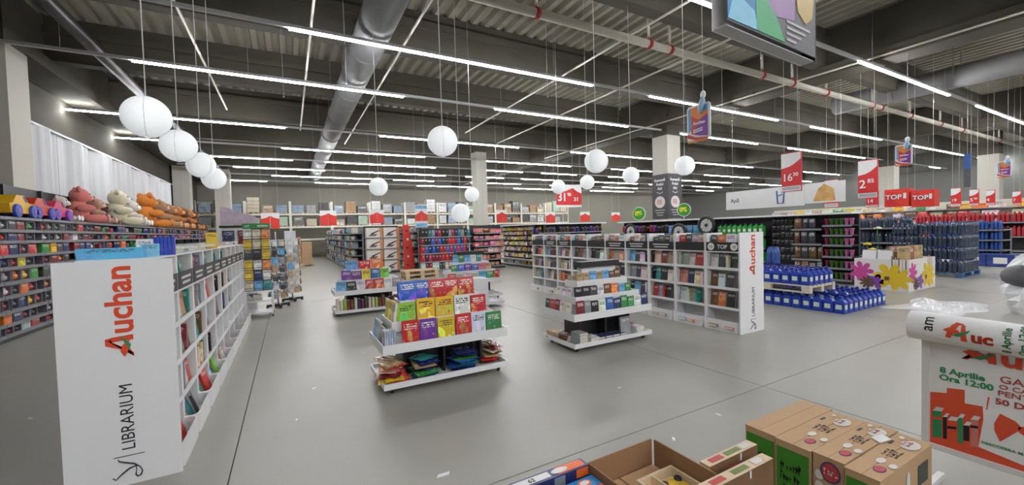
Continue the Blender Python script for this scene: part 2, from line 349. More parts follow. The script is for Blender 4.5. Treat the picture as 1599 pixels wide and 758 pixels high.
for k, (px, py) in enumerate(((300, 60), (487, 30), (655, 30), (960, 70), (1120, 70), (1300, 110), (1480, 60))):
    a = onZ(px, py, 5.8); t = thing('branch_pipe', f'thin cream branch sprinkler pipe, {ORD[k]} from the toy wall', 'pipe', (a.x, 0, 5.8), group='branch sprinkler pipes')
    obj('pipe_run', MB().tube([(0, -3, 0), (0, 16 + 2 * (k % 3), 0)], .026, 6), t, mats=[PIPE])
    for j in range(5): obj('sprinkler_head', MB().lathe([(.035, 0), (.02, .03), (.012, .07)], 8, tf=Matrix.Translation((0, 1 + 3.4 * j, .02))), t, mats=[REDC if j % 2 else BLACKM])
# ---------------------------------------------------------------- paper lanterns
def lantern_mat():
    mt, nt, b = _new('lantern_paper'); b.inputs['Base Color'].default_value = (.80, .82, .83, 1); b.inputs['Roughness'].default_value = .7
    b.inputs['Emission Color'].default_value = (.93, .97, 1, 1); b.inputs['Emission Strength'].default_value = LANTERN_STRENGTH
    return mt
LAN = lantern_mat(); pr = []
for j in range(41):
    a = math.pi * (.06 + .88 * j / 40); pr.append((math.sin(a) * (1 - .02 * (j % 2)), -math.cos(a)))
LSH = MB().lathe(pr, 28, cap=False).mesh('lantern_shade', [LAN]); CORD = mat('white_cord', (.7, .7, .68), .6); SEAM = mat('lantern_wire', (.35, .36, .36), .5)
mb = MB()
for k in range(4): mb.tube([(math.sin(math.pi * (.06 + .88 * j / 20)) * math.cos(k * math.pi / 2 + .5) * 1.004, math.sin(math.pi * (.06 + .88 * j / 20)) * math.sin(k * math.pi / 2 + .5) * 1.004, -math.cos(math.pi * (.06 + .88 * j / 20))) for j in range(21)], .010, 4)
LRB = mb.mesh('lantern_rib', [SEAM]); LRG = MB().tube([(.188 * math.cos(a * math.pi / 8), .188 * math.sin(a * math.pi / 8), 0) for a in range(16)], .02, 5, closed=True).mesh('lantern_ring', [SEAM])
LT = [(onX(229, 183, -1.02), 'largest tilted-looking white paper lantern above the near end of the toy-side bookcases'), (onX(279, 228, -1.02), 'second white paper lantern in the receding row over the toy-side bookcases'),
      (onX(314, 258, -1.02), 'third white paper lantern in the receding row over the toy-side bookcases'), (onX(334, 279, -1.02), 'farthest white paper lantern in the row over the toy-side bookcases'),
      (onY(691, 221, 4.5), 'white paper lantern hanging alone over the children\'s book island'), (onY(591, 292, 8.35), 'white paper lantern over the rear island beside the aisle'),
      (onY(719, 333, 6.75), 'lowest-hanging white paper lantern, behind the children\'s book island'), (onY(737, 304, 8.7), 'white paper lantern just above and behind the lowest-hanging lantern'),
      (onY(931, 252, 4.65), 'white paper lantern over the black-topped paperback island'), (onX(1069, 259, 6.05), 'white paper lantern nearest the column-side end of the long bookcases'),
      (onX(985, 274, 6.05), 'white paper lantern second from the near end over the long bookcases'), (onX(917, 285, 6.05), 'white paper lantern third from the near end over the long bookcases'),
      (onX(872, 292, 6.05), 'white paper lantern in front of the 31.90 price sign')]
SZ = (.172, .172, .172, .172, .172, .18, .168, .17, .172, .168, .165, .165, .178)
for (p, lb), r in zip(LT, SZ):
    t = thing('paper_lantern', lb, 'lantern', p, R.uniform(0, 1.5), 'white paper lanterns')
    obj('shade', LSH, t, scale=(r, r, r)); obj('rib', LRB, t, scale=(r, r, r)); obj('ring', LRG, t, (0, 0, r * .982), scale=(r, r, r)); obj('ring', LRG, t, (0, 0, -r * .982), scale=(r, r, r))
    obj('cord', MB().tube([(0, 0, r * .9), (0, 0, (DZ + .13 if abs(p.x - DUX) > .36 else 5.65) - p.z)], .005, 5), t, mats=[CORD])
# thin suspension wires with nothing on them, as in the hall
for k, (px, py) in enumerate(((443, 150), (541, 130), (388, 120), (855, 150), (968, 170), (1188, 90), (1128, 190))):
    a = onZ(px, py, 4.6 + .3 * (k % 3)); tag(obj('hanging_wire', MB().tube([(0, 0, 0), (0, 0, DZ + .13 - a.z)], .004, 4).lathe([(.012, -.03), (.012, 0)], 6), loc=a, mats=[CORD]), 'bare thin wire hanging from the ceiling with nothing on it', 'wire', 'loose hanging wires')
# ================================================================ BOOKS
def book_mesh(cov):
    b = MB()   # unit book: x -.5...5 width, y -.5...5 thickness (front -y), z 0..1 ; boards + spine at x=-.5
    b.box(-.5, .5, -.5, -.42, 0, 1, 0); b.box(-.5, .5, .42, .5, 0, 1, 0); b.box(-.5, -.47, -.42, .42, 0, 1, 0); b.box(-.47, .47, -.42, .42, .012, .985, 1)
    return b.mesh('book', [cov, PAGES])
BOOK, KBOOK = book_mesh(COVER), book_mesh(KCOVER)
def boards_mesh(cov): return MB().box(-.5, .5, -.5, -.42, 0, 1, 0).box(-.5, .5, .42, .5, 0, 1, 0).box(-.5, -.47, -.42, .42, 0, 1, 0).mesh('book_boards', [cov])
BOARDS, KBOARDS = boards_mesh(COVER), boards_mesh(KCOVER); PBLOCK = MB().box(-.47, .47, -.42, .42, .012, .985).mesh('page_block', [PAGES])
ADULT = ['black', 'charcoal', 'black', 'navy', 'white', 'cream', 'grey', 'red', 'brown', 'charcoal', 'sky blue', 'orange', 'teal', 'dark red', 'tan', 'black', 'white', 'cream', 'grey', 'brown', 'salmon']
KIDS = ['yellow', 'red', 'blue', 'purple', 'green', 'sky blue', 'orange', 'pink', 'lime green', 'white']
def M4(loc, rz=0, rx=0, ry=0): return Matrix.Translation(loc) @ Matrix.Rotation(rz, 4, 'Z') @ Matrix.Rotation(rx, 4, 'X') @ Matrix.Rotation(ry, 4, 'Y')
def book(label, M, w, t, h, col, kid=False, parts=False, group=None, name=None):
    """book standing at M (front faces local -y)"""
    nm = name or ('picture_book' if kid else 'book')
    o = obj(nm, (KBOARDS if kid else BOARDS) if parts else (KBOOK if kid else BOOK), color=col); o.matrix_world = M @ Matrix.Diagonal((w, t, h, 1))
    tag(o, label, nm.replace('_', ' '), group)
    if parts: obj('page_block', PBLOCK, o)
    return o
# ================================================================ BOOKCASES (double sided bays, .59 m wide along Y)
BW = .59
def tray_mesh(sx):
    mb = MB(); x0, x1 = (.0, .295) if sx > 0 else (-.295, 0); h = BW / 2 - .006; r = .05; o = x1 if sx > 0 else x0; s = sx
    pl = [(0, -h), (o - s * r, -h), (o - s * r * .3, -h + r * .3), (o, -h + r), (o, h - r), (o - s * r * .3, h - r * .3), (o - s * r, h), (0, h)]
    mb.prism(pl, .0, .05, 'z')
    for (a, b), (c, d) in zip(pl[:-1], pl[1:]):
        n = Vector((d - b, a - c)).normalized() * -.012
        if s < 0: n = -n
        n = Vector((-n.x, -n.y)); mb.prism([(a, b), (c, d), (c - n.x, d - n.y), (a - n.x, b - n.y)], .05, .165, 'z')
    return mb.mesh('bottom_tray', [WHITE])
SHZ = (.34, .645, .95, 1.22)
BC = {'side_panel': MB().box(-.2, .2, -.014, .014, 0, 1.5).mesh('side_panel', [WHITE]), 'spine_panel': MB().box(-.006, .006, -BW / 2 + .03, BW / 2 - .03, .05, 1.47).mesh('spine_panel', [mat('pale_back_board', (.62, .62, .62), .6)])}
for s in (-1, 1):
    a, b = (.006, .19) if s > 0 else (-.19, -.006); c, d = (.19, .2) if s > 0 else (-.2, -.19)
    BC['shelf', s] = MB().box(a, b, -BW / 2 + .03, BW / 2 - .03, -.02, 0).box(c, d, -BW / 2 + .03, BW / 2 - .03, -.02, .022).mesh('shelf', [WHITE])
    BC['tray', s] = tray_mesh(s)
    c, d = (.2, .205) if s > 0 else (-.205, -.2)
    BC['header', s] = MB().box(c, d, -BW / 2 + .02, BW / 2 - .02, -.07, .07).mesh('header_sign', [BLACK])
def bookcase(label, loc, group, front, top=False, hdr=None):
    t = thing('bookcase', label, 'bookcase', loc, 0, group)
    for s in (-1, 1): obj('side_panel', BC['side_panel'], t, (0, s * (BW / 2 - .015), 0))
    obj('spine_panel', BC['spine_panel'], t)
    for s in (-1, 1):
        for z in SHZ: obj('shelf', BC['shelf', s], t, (0, 0, z))
        obj('bottom_tray', BC['tray', s], t)
        h = obj('header_sign', BC['header', s], t, (0, 0, 1.29))
        if s == front and hdr:
            X = s * .2065; ax = (0, s, 0)
            if hdr == 'TOP':
                text('TOP', .085, WPRINT, h, (X, 0, -.03), ax, bold=.0018, align='CENTER')
                for e in (-1, 1):
                    o = obj('number_disc', MB().lathe([(.058, 0), (.058, .002)], 20), h, (X, e * .19, 0), mats=[WPRINT]); frame(o, ax, (0, 0, 1))
                    text('10', .06, INK, h, (X + s * .003, e * .19, -.021), ax, align='CENTER')
            else:
                for q, L in enumerate((.36, .30)): obj('print_line', HLINE, h, (X, 0, .018 - .045 * q), scale=(1, L, 1))
    return t
HLINE = MB().box(-.0006, .0006, -.5, .5, -.011, .011).mesh('print_line', [mat('header_print', (.6, .6, .6), .5, vary=.6, scale=30)])
def tint_wear(): return R.uniform(-.03, .03)
def logo(parent, org, x, up, L):
    """red shop logo of length L along x: a bird shaped initial, then lettering"""
    x, up = Vector(x), Vector(up); n = x.cross(up); s = L / 4.3
    def pl(name, pts, mt, lift=.001):
        mb = MB().prism(pts, 0, .0012, 'z'); o = obj(name, mb, parent, Vector(org) + n * lift, mats=[mt], scale=(s, s, 1)); frame(o, x, up)
    pl('logo_stroke', [(0, 0), (.20, 0), (.66, 1.06), (.98, 1.06), (1.02, .88), (.78, .78), (.55, .45), (.38, .12)], LOGO)
    pl('logo_stroke', [(.80, .92), (1.04, .86), (1.12, 0), (.86, 0), (.84, .5)], LOGO)
    pl('logo_bird', [(.02, .36), (.3, .5), (.62, .42), (.92, .12), (.7, .18), (.35, .20)], LOGO, .0022)
    pl('logo_leaf', [(.34, .16), (.62, .10), (.96, .34), (1.12, .52), (.86, .40), (.62, .26)], GREENP, .0034)
    text('uchan', s * 1.42, LOGO, parent, Vector(org) + x * (1.2 * s) + n * .001, x, up, bold=s * .035, width=1.02)
def end_panel(label, X, Y, face):
    t = thing('logo_signboard', label, 'sign panel', (X, Y, 0))
    obj('board', MB().box(-.295, .295, -.012, .012, .0, 1.505), t, mats=[WHITE2])
    yy = -.0135; n = (0, -1, 0); x = (0, 0, 1); up = (-1, 0, 0)
    logo(t, (.075, yy, .86), x, up, .57)
    text('LIBRARIUM', .098, INK, t, (.055, yy, .235), x, up, width=.93)
    obj('rule', MB().box(-.055, .10, yy - .001, yy, .195, .200), t, mats=[INK])
    sc = [(-.035, .185), (-.03, .17), (.0, .155), (.045, .135), (.075, .105), (.085, .075), (.075, .05), (.06, .045), (.05, .06), (.055, .09), (.055, .12), (.02, .11), (-.02, .08), (-.05, .05), (-.065, .065)]
    sc = [(a - .0, b) for a, b in sc]
    obj('script_initial', MB().tube([(a, yy - .001, b) for a, b in sc], [.002 + .0035 * abs(math.sin(i * .7)) for i in range(len(sc))], 6), t, mats=[INK])
    return t
end_panel('tall white end panel with red logo beside the toy aisle, nearest the camera', -1.015, 3.61, -1)
end_panel('white end panel with red logo closing the long bookcase row with the TOP sign', 6.055, 3.61, -1)
CAP = [f'{ORD[k]} bookcase' for k in range(10)]
for k in range(10):
    y = 3.64 + BW * (k + .5)
    bookcase(f'white bookcase bay, {ORD[k]} from the near end of the toy-side row', (-1.015, y, 0), 'toy-side bookcases', 1, hdr='L')
    bookcase(f'white bookcase bay, {ORD[k]} from the red-logo panel in the long row' if k else 'white bookcase bay with the black TOP 10 header sign', (6.055, y, 0), 'long row bookcases', -1, hdr='TOP' if k == 0 else (None if k in (1, 9, 6, 5) else 'L'))
# fill right row (faces -X): books face local -y -> rotate so that -y points to -X : rz = -90
def fill_bay(k, side, X, y, row, maxlev):
    f = -1 if side == 'R' else 1; rz = -math.pi / 2 if f < 0 else math.pi / 2
    names = ['top shelf', 'second shelf', 'third shelf', 'fourth shelf']
    wh = f'{ORD[k]} bay of the {row}'
    for li, z in enumerate(SHZ[::-1]):
        if li >= maxlev: continue
        u = -.245; n = 0; items = []
        full = R.uniform(.88, 1.0)
        while u < -.245 + .49 * full:
            w = R.uniform(.105, .15); h = R.uniform(.195, .24) if li else R.uniform(.21, .262); t_ = R.uniform(.02, .045)
            if R.random() < .18: w = R.uniform(.025, .045); mode = 'spine'
            else: mode = 'face'
            if u + w > .25: break
            items.append((u, w, h, t_, mode)); u += w + R.uniform(.003, .02)
        for n, (u, w, h, t_, mode) in enumerate(items):
            cn, c = pick(ADULT); yc = y - f * (-(u + w / 2)) * 1  # left end as the viewer sees it
            yc = y + (u + w / 2) * (f)
            d = (.115 if f < 0 else .142) + .015 * R.random(); z0 = z + .004
            lb = f'{cn} book, {ORD[n]} from left on {names[li]}, {wh}'
            if mode == 'face': M = M4((X + f * (d), yc, z0 + .004), rz, -.14)
            else: M = M4((X + f * min(d - .02, .115), yc, z0), rz) @ Matrix.Rotation(math.pi / 2, 4, 'Z'); w, t_ = .13, w
            book(lb, M, w, t_, h, c, group=f'books in the {row}')
for k in range(10):
    y = 3.64 + BW * (k + .5)
    fill_bay(k, 'R', 6.055, y, 'long bookcase row', 4)
    if k < 7: fill_bay(k, 'L', -1.015, y, 'toy-side row', 4 if k < 4 else 3)
# loose books lying in bottom trays
def flat_book(label, x, y, z, w, t, h, col, rz, kid=False, group=None, tilt=0):
    return book(label, M4((x, y, z + t / 2), rz, -math.pi / 2 + tilt), w, t, h, col, kid, group=group)
for k in range(10):
    y = 3.64 + BW * (k + .5)
    for n in range(2 if k < 6 else 1):
        cn, c = pick(ADULT); flat_book(f'{cn} book lying {["first", "second"][n]} in bottom tray, {ORD[k]} bay of long bookcase row', 5.93, y - .13 + .24 * n + R.uniform(-.02, .02), .052, .14, R.uniform(.03, .05), .20, c, 1.57 + R.uniform(-.3, .3), group='books lying in the long-row trays')
    if k < 8:
        for n in range(3 if k < 5 else 2):
            cn, c = pick(ADULT + KIDS); M = M4((-.80 - .03 * (n % 2), y - .17 + .15 * n, .056), 1.57 + R.uniform(-.25, .25), -.55 + .12 * n); h = R.uniform(.17, .24)
            book(f'{cn} book leaning {ORD[n]} in bottom tray, {ORD[k]} bay of toy-side row', M, .13, .025, h, c, group='books in the toy-side trays')
# things lying on top of the toy-side row
TB = mat('blue_box_print', (.05, .3, .62), .4, vary=.35, scale=6); TB2 = mat('deep_blue', (.03, .08, .5), .4)
obs = [('white', .5, .3), ]
def flatbox(name, label, cat, x, y, z, sx, sy, sz, rz, col, mt=None, group=None):
    mb = MB().box(-sx / 2, sx / 2, -sy / 2, sy / 2, 0, sz * .82); mb.box(-sx / 2 - .002, sx / 2 + .002, -sy / 2 - .002, sy / 2 + .002, sz * .45, sz)
    o = obj(name, mb, None, (x, y, z), (0, 0, rz), color=col, mats=[mt or PACK]); return tag(o, label, cat, group)
topb = obj('top_board', MB().box(-1.215, -.815, 3.64, 9.54, 1.5, 1.512), mats=[WHITE]); tag(topb, 'long white board lying over the toy-side bookcases', 'board')
flatbox('game_box', 'wide sky blue boxed game standing on the toy-side row near the end panel', 'box', -1.06, 3.72, 1.512, .33, .06, .075, 0, (.12, .5, .8))
flatbox('game_box', 'small sky blue box with yellow picture beside the wide boxed game', 'box', -.885, 3.84, 1.512, .10, .08, .095, .2, (.2, .55, .75))
for n in range(6): book(f'deep blue book standing {ORD[n]} in the blue set on top of the toy-side row', M4((-.945 + .024 * n, 4.22, 1.512), .15) @ Matrix.Rotation(math.pi / 2, 4, 'Z'), .1, .02, .145, (.02, .06, .45), group='blue set on top of the toy-side row')
book('white book with small print leaning against the blue set on the toy-side row', M4((-.985, 4.14, 1.512), .1), .10, .012, .13, (.75, .78, .8))
for n, (yy, cn, s) in enumerate(((4.65, 'lime green', .1), (4.9, 'sky blue', .2), (5.25, 'grey', .22), (5.6, 'white', .24), (6.0, 'cream', .2), (6.5, 'white', .24), (7.1, 'orange', .2), (7.6, 'white', .2), (8.2, 'purple', .22), (8.8, 'white', .25))):
    for j in range(2): flat_book(f'{cn} book lying {["under", "over"][j]} in the {ORD[n]} flat pair on the toy-side row', -.97 + .03 * j, yy + .02 * j, 1.512 + .032 * j, .17, .03, s, tuple(v * (1 - .2 * j) for v in PAL[cn]), R.uniform(-.4, .4), group='books lying on the toy-side row')
book('tall yellow book standing upright on the toy-side row', M4((-.86, 6.3, 1.512), .5), .12, .025, .2, PAL['yellow']); 
# ================================================================ BOOK ISLANDS
def tray(t, name, x0, x1, y0, y1, z0, z1, mt=None, wall=.012):
    mb = MB().box(x0, x1, y0, y1, z0, z0 + .015)
    for a in ((x0, x1, y0, y0 + wall), (x0, x1, y1 - wall, y1), (x0, x0 + wall, y0 + wall, y1 - wall), (x1 - wall, x1, y0 + wall, y1 - wall)): mb.box(*a, z0 + .015, z1)
    return obj(name, mb, t, mats=[mt or WHITE])
CASTER = MB().lathe([(.028, -.012), (.028, .012)], 12, 0, Matrix.Translation((0, 0, .028)) @ Matrix.Rotation(math.pi / 2, 4, 'Y')).box(-.018, .018, -.02, .02, .045, .066, 1).box(-.018, -.014, -.012, .012, .02, .05, 1).box(.014, .018, -.012, .012, .02, .05, 1).mesh('caster', [BLACK, STEEL])
def island(label, X0, Y0, wx=1.4, wy=.76, ped=BLACK, header=True, hz=1.16):
    t = thing('book_island', label, 'display stand', (X0, Y0, 0), 0, 'tiered book islands')
    tray(t, 'base_tray', 0, wx, 0, wy, .066, .125)
    for cx in (.09, wx - .09):
        for cy in (.09, wy - .09): obj('caster', CASTER, t, (cx, cy, 0))
    obj('pedestal', MB().box(.28, wx - .28, wy / 2 - .012, wy / 2 + .012, .081, .42).box(.24, .264, .2, wy - .2, .081, .42).box(wx - .264, wx - .24, .2, wy - .2, .081, .42).box(wx / 2 - .012, wx / 2 + .012, .2, wy - .2, .081, .42), t, mats=[ped])
    tray(t, 'lower_tray', 0, wx, 0, wy, .42, .515)
    obj('riser', MB().box(.16, wx - .16, .16, wy - .16, .435, .615), t, mats=[WHITE])
    tray(t, 'middle_tray', .12, wx - .12, .12, wy - .12, .615, .715)
    obj('riser', MB().box(.28, wx - .28, .26, wy - .26, .63, .815), t, mats=[WHITE])
    tray(t, 'upper_tray', .24, wx - .24, .24, wy - .24, .815, .91)
    if header:
        obj('header_board', MB().box(.36, wx - .34, wy / 2 - .09, wy / 2 + .09, 1.08, hz).box(.4, wx - .38, wy / 2 - .05, wy / 2 + .05, .83, 1.08, 1), t, mats=[BLACK, WHITE])
    return t
isl = [('white tiered book island of colourful picture books, nearest the camera', .77, 4.13, False), ('white tiered island of paperbacks with a black top board', 3.19, 4.2, True),
       ('rear white tiered island of picture books beside the aisle and pallet', .74, 8.7, False), ('rear white tiered island with black top board behind the white box', 3.1, 8.75, True)]
for lb, x, y, h in isl: island(lb, x, y, header=h)
def row_front(pref, group, X0, X1, y, z, cols, hr, wr, kid, lean=.06, tr=(.015, .028), parts=True, gap=.006, copies=1):
    x = X0; n = 0
    while True:
        cn = cols[n % len(cols)] if cols else R.choice(KIDS if kid else ADULT)
        w = R.uniform(*wr)
        if x + w > X1: break
        h = R.uniform(*hr); c = tuple(min(1, v * R.uniform(.85, 1.15)) for v in PAL[cn]); t_ = R.uniform(*tr)
        book(f'{cn} {pref[0]}, {ORD[n]} from left, front {pref[1]}', M4((x + w / 2, y + .01, z), R.uniform(-.05, .05), -lean), w, t_, h, c, kid, parts, group, None if kid else 'paperback')
        x += w + gap + R.uniform(0, .01); n += 1
def row_side(pref, group, Y0, Y1, x, z, cols, hr, wr, kid, lean=.14, parts=True):
    y = Y1; n = 0
    while True:
        cn = cols[n % len(cols)] if cols else R.choice(KIDS if kid else ADULT); w = R.uniform(*wr)
        if y - w < Y0: break
        h = R.uniform(*hr); c = tuple(min(1, v * R.uniform(.85, 1.15)) for v in PAL[cn])
        book(f'{cn} {pref[0]}, {ORD[n]} from the back, left {pref[1]}', M4((x + .01, y - w / 2, z), -math.pi / 2, -lean), w, .025, h, c, kid, parts, group, None if kid else 'paperback'); y -= w + .012; n += 1
# mid island: X .77-2.17, Y 4.13-4.89
g = 'picture books on the nearest island'
row_front(('picture book', 'lower tier of the nearest island'), g, .98, 2.16, 4.175, .437, ['red', 'purple', 'yellow', 'red', 'white', 'green', 'sky blue'], (.255, .295), (.165, .19), True)
row_front(('picture book', 'middle tier of the nearest island'), g, .96, 2.03, 4.295, .632, ['lime green', 'yellow', 'yellow', 'white', 'red', 'white'], (.25, .295), (.17, .205), True)
for n, (x, cn) in enumerate(((1.10, 'blue'), (1.27, 'blue'), (1.44, 'red'), (1.62, 'red'), (1.79, 'red'))):
    lb = f'{cn} foil activity bag, {ORD[n]} from left on the upper tier of the nearest island'
    me = MB(); k = 9
    for j in range(k):
        z0, z1 = j / k, (j + 1) / k; b0, b1 = .5 * math.sin(math.pi * (.06 + .88 * z0)) ** .6, .5 * math.sin(math.pi * (.06 + .88 * z1)) ** .6
        for s in (-1, 1): me.face([(-.5, s * b0, z0), (0, s * b0 * 1.3, z0), (0, s * b1 * 1.3, z1), (-.5, s * b1, z1)], 0, True); me.face([(0, s * b0 * 1.3, z0), (.5, s * b0, z0), (.5, s * b1, z1), (0, s * b1 * 1.3, z1)], 0, True)
    o = obj('activity_bag', me, mats=[KCOVER], color=PAL[cn]); o.matrix_world = M4((x + .01, 4.45 + .015 * (n % 2), .832), R.uniform(-.06, .06), -.1) @ Matrix.Diagonal((.195, .05, .27, 1)); tag(o, lb, 'bag', 'foil activity bags')
g2 = 'books on the left side of the nearest island'
for n in range(5): book(f'grey board book, {ORD[n]} in the spine row on the nearest island corner', M4((.805 + .022 * n, 4.21 + .0 * n, .437), 0) @ Matrix.Rotation(math.pi / 2, 4, 'Z'), .12, .019, .22, (.42 - .02 * n, .45, .55), True, True, g2)
row_side(('picture book', 'lower tier, nearest island'), g2, 4.30, 4.86, .80, .437, ['sky blue', 'white', 'grey'], (.21, .25), (.14, .16), True)
row_side(('picture book', 'middle tier, nearest island'), g2, 4.27, 4.75, .915, .632, ['yellow', 'yellow', 'cream'], (.22, .28), (.13, .15), True)
# rear side tiers of the nearest island
row_front(('picture book', 'far lower tier, nearest island'), g, .85, 2.1, 4.83, .437, None, (.18, .2), (.15, .17), True, lean=-.1, parts=False)
# plastic-wrapped packs heaped on the base tray
WRAP = print_mat('glossy_wrap', .2, art=.8, art_scale=3.0, hue=.3)
mb = MB(); n_ = 8
def _pp(i, j):
    u, v = i / n_ - .5, j / n_ - .5; e = max(0, (1 - (2 * abs(u)) ** 3) * (1 - (2 * abs(v)) ** 3)); return u, v, e
for s_ in (-1, 1):
    for i in range(n_):
        for j in range(n_):
            q = []
            for (i2, j2) in ((i, j), (i + 1, j), (i + 1, j + 1), (i, j + 1)): u, v, e = _pp(i2, j2); q.append((u, .5 * s_ * e * (1 + .35 * math.sin(i2 * 2.3 + j2 * 1.7)), v + .5))
            mb.face(q, 0, False)
WPK = mb.mesh('wrapped_pack', [WRAP])
def heap(where, x, y, cols, n, seed, rx=.12, ry=.16):
    rr = random.Random(seed)
    for k in range(n):
        cn = cols[k % len(cols)]; o = obj('wrapped_pack', WPK, color=PAL[cn])
        o.matrix_world = M4((x + rr.uniform(-.02, .02), y + rr.uniform(-.02, .02), .105 + .026 * k), rr.uniform(-.45, .45), -math.pi / 2 + rr.uniform(-.10, .16), 0) @ Matrix.Diagonal((rx * 2 * rr.uniform(.85, 1.05), .028, ry * 2 * rr.uniform(.8, 1), 1)) @ Matrix.Translation((0, 0, -.5))
        tag(o, f'{cn} plastic-wrapped pack, {ORD[k]} from the bottom of the {where} heap under the nearest island', 'wrapped pack', f'wrapped packs in the {where} heap')
heap('left', .89, 4.38, ['salmon', 'red', 'yellow', 'dark red', 'cream', 'salmon', 'red', 'tan'], 8, 1, .105, .21); heap('middle-left', 1.22, 4.3, ['teal', 'navy', 'green', 'navy', 'blue', 'tan', 'navy'], 8, 2, .12, .15); heap('middle-right', 1.68, 4.3, ['navy', 'blue', 'teal', 'navy', 'blue', 'green', 'navy'], 8, 3, .14, .15)
heap('right', 2.045, 4.42, ['dark red', 'brown', 'red', 'tan', 'brown', 'cream'], 8, 4, .1, .19)
for n in range(3):
    o = obj('wrapped_pack', WPK, color=PAL[['red', 'salmon', 'yellow'][n]]); o.matrix_world = M4((.98 - .075 * n, 4.2 + .02 * n, .09), .5 - .4 * n, -.75) @ Matrix.Diagonal((.2, .03, .22, 1)); tag(o, f'{["red", "salmon", "yellow"][n]} plastic-wrapped pack leaning on the front of the left heap', 'wrapped pack', 'leaning wrapped packs')
# right island: X 3.19-4.59 Y 4.2-4.96
g = 'paperbacks on the black-topped island'
row_front(('paperback', 'lower tier of the black-topped island'), g, 3.27, 4.58, 4.24, .437, ['dark red', 'grey', 'black', 'white', 'blue', 'navy', 'green', 'green', 'white', 'navy', 'red', 'black'], (.205, .24), (.105, .13), False)
row_front(('paperback', 'middle tier of the black-topped island'), g, 3.34, 4.46, 4.36, .632, ['black', 'black', 'charcoal', 'white', 'brown', 'orange', 'sky blue', 'green', 'black', 'black'], (.185, .215), (.10, .13), False)
row_front(('paperback', 'upper tier of the black-topped island'), g, 3.46, 4.34, 4.48, .832, ['tan', 'tan', 'sky blue', 'tan', 'sky blue', 'brown', 'brown', 'orange'], (.17, .195), (.095, .12), False)
g2 = 'paperbacks on the left side of the black-topped island'
row_side(('paperback', 'lower tier of the black-topped island'), g2, 4.24, 4.93, 3.215, .437, ['charcoal', 'red', 'dark red', 'white', 'white', 'cream'], (.195, .215), (.10, .12), False)
row_side(('paperback', 'middle tier of the black-topped island'), g2, 4.35, 4.82, 3.335, .632, ['white', 'white', 'white', 'white'], (.18, .2), (.105, .12), False)
row_side(('paperback', 'upper tier of the black-topped island'), g2, 4.48, 4.70, 3.45, .832, ['tan', 'tan'], (.13, .15), (.10, .11), False)
for n, (x, y, k, cn) in enumerate(((3.27, 4.75, 4, 'tan'), (3.30, 4.50, 4, 'brown'), (3.36, 4.31, 6, 'grey'), (3.55, 4.30, 3, 'white'), (4.40, 4.32, 4, 'white'), (4.52, 4.62, 3, 'dark red'))):
    for j in range(k): flat_book(f'{cn} paperback, {ORD[j]} from the bottom of the {ORD[n]} stack on the black-topped island base', x + R.uniform(-.008, .008), y + .0 - .08 + R.uniform(-.008, .008), .083 + .027 * j, .14, .025, .20, PAL[cn], R.uniform(-.08, .08), group='paperback stacks on the black-topped island base')
for n in range(4):
    for j in range(2): flat_book(f'navy book lying {["under", "over"][j]} in the {ORD[n]} dark pair on the black-topped island base', 3.72 + .13 * n, 4.28, .083 + .026 * j, .125, .024, .18, PAL['navy'], R.uniform(-.1, .1), group='dark books under the black-topped island')
book('grey portrait book standing upright in the black pedestal of the paperback island', M4((4.2, 4.33, .083), .05, -.1), .2, .03, .26, PAL['grey'], parts=True)
# rear islands
g = 'picture books on the rear aisle island'
for args in (('lower tier', .78, 2.12, 8.745, .437, ['sky blue', 'black', 'white', 'red', 'red', 'white', 'grey'], (.16, .19)), ('middle tier', .90, 2.0, 8.865, .632, ['purple', 'purple', 'yellow', 'blue', 'lime green'], (.17, .2)), ('upper tier', 1.0, 1.88, 8.985, .832, ['sky blue', 'red', 'orange', 'yellow'], (.22, .24))):
    row_front(('picture book', f'{args[0]} of the rear aisle island'), g, args[1], args[2], args[3], args[4], args[5], (.25, .285), args[6], True, parts=False)
for n in range(18): cn = ['cream', 'cream', 'lime green', 'dark red', 'brown', 'cream', 'navy', 'dark red', 'charcoal'][n % 9]; book(f'{cn} book, {ORD[n]} from left in the spine-out row on the rear aisle island base', M4((.80 + .068 * n, 8.83, .083)) @ Matrix.Rotation(math.pi / 2, 4, 'Z'), .15, .05, R.uniform(.2, .28), PAL[cn], group='spine-out row on the rear aisle island base')
g = 'books on the rear black-topped island'
for args in (('lower tier', 3.14, 4.48, 8.795, .437, ['red', 'cream', 'white', 'cream', 'sky blue', 'green', 'red'], (.16, .19)), ('middle tier', 3.26, 4.36, 8.915, .632, ['green', 'blue', 'purple', 'blue', 'pink', 'salmon', 'green'], (.15, .165)), ('upper tier', 3.36, 4.24, 9.035, .832, ['sky blue', 'green', 'sky blue', 'white', 'teal', 'cream'], (.13, .15))):
    row_front(('picture book', f'{args[0]} of the rear black-topped island'), g, args[1], args[2], args[3], args[4], args[5], (.22, .26), args[6], True, parts=False)
for n in range(4): flat_book(f'navy book, {ORD[n]} in the pile on the rear black-topped island base', 4.2 + .01 * n, 8.84, .083 + .03 * n, .2, .028, .2, PAL['navy'], .1 * n, group='pile on the rear black-topped island base')
t = thing('white_box_plinth', 'plain white square plinth with loose sheets on top, behind the nearest island', 'plinth', (3.32, 7.9, 0))
obj('plinth_body', MB().box(0, .4, 0, .38, 0, .62), t, mats=[WHITE2]); tray(t, 'plinth_tray', -.02, .74, -.08, .46, .06, .12)
tag(obj('paper_sheet', MB().box(-.15, .15, -.1, .1, 0, .004).box(-.1, .16, -.12, .06, .004, .008), None, (3.5, 8.08, .622), (0, 0, .3), mats=[PAPER]), 'loose white sheets lying on the white plinth', 'paper')
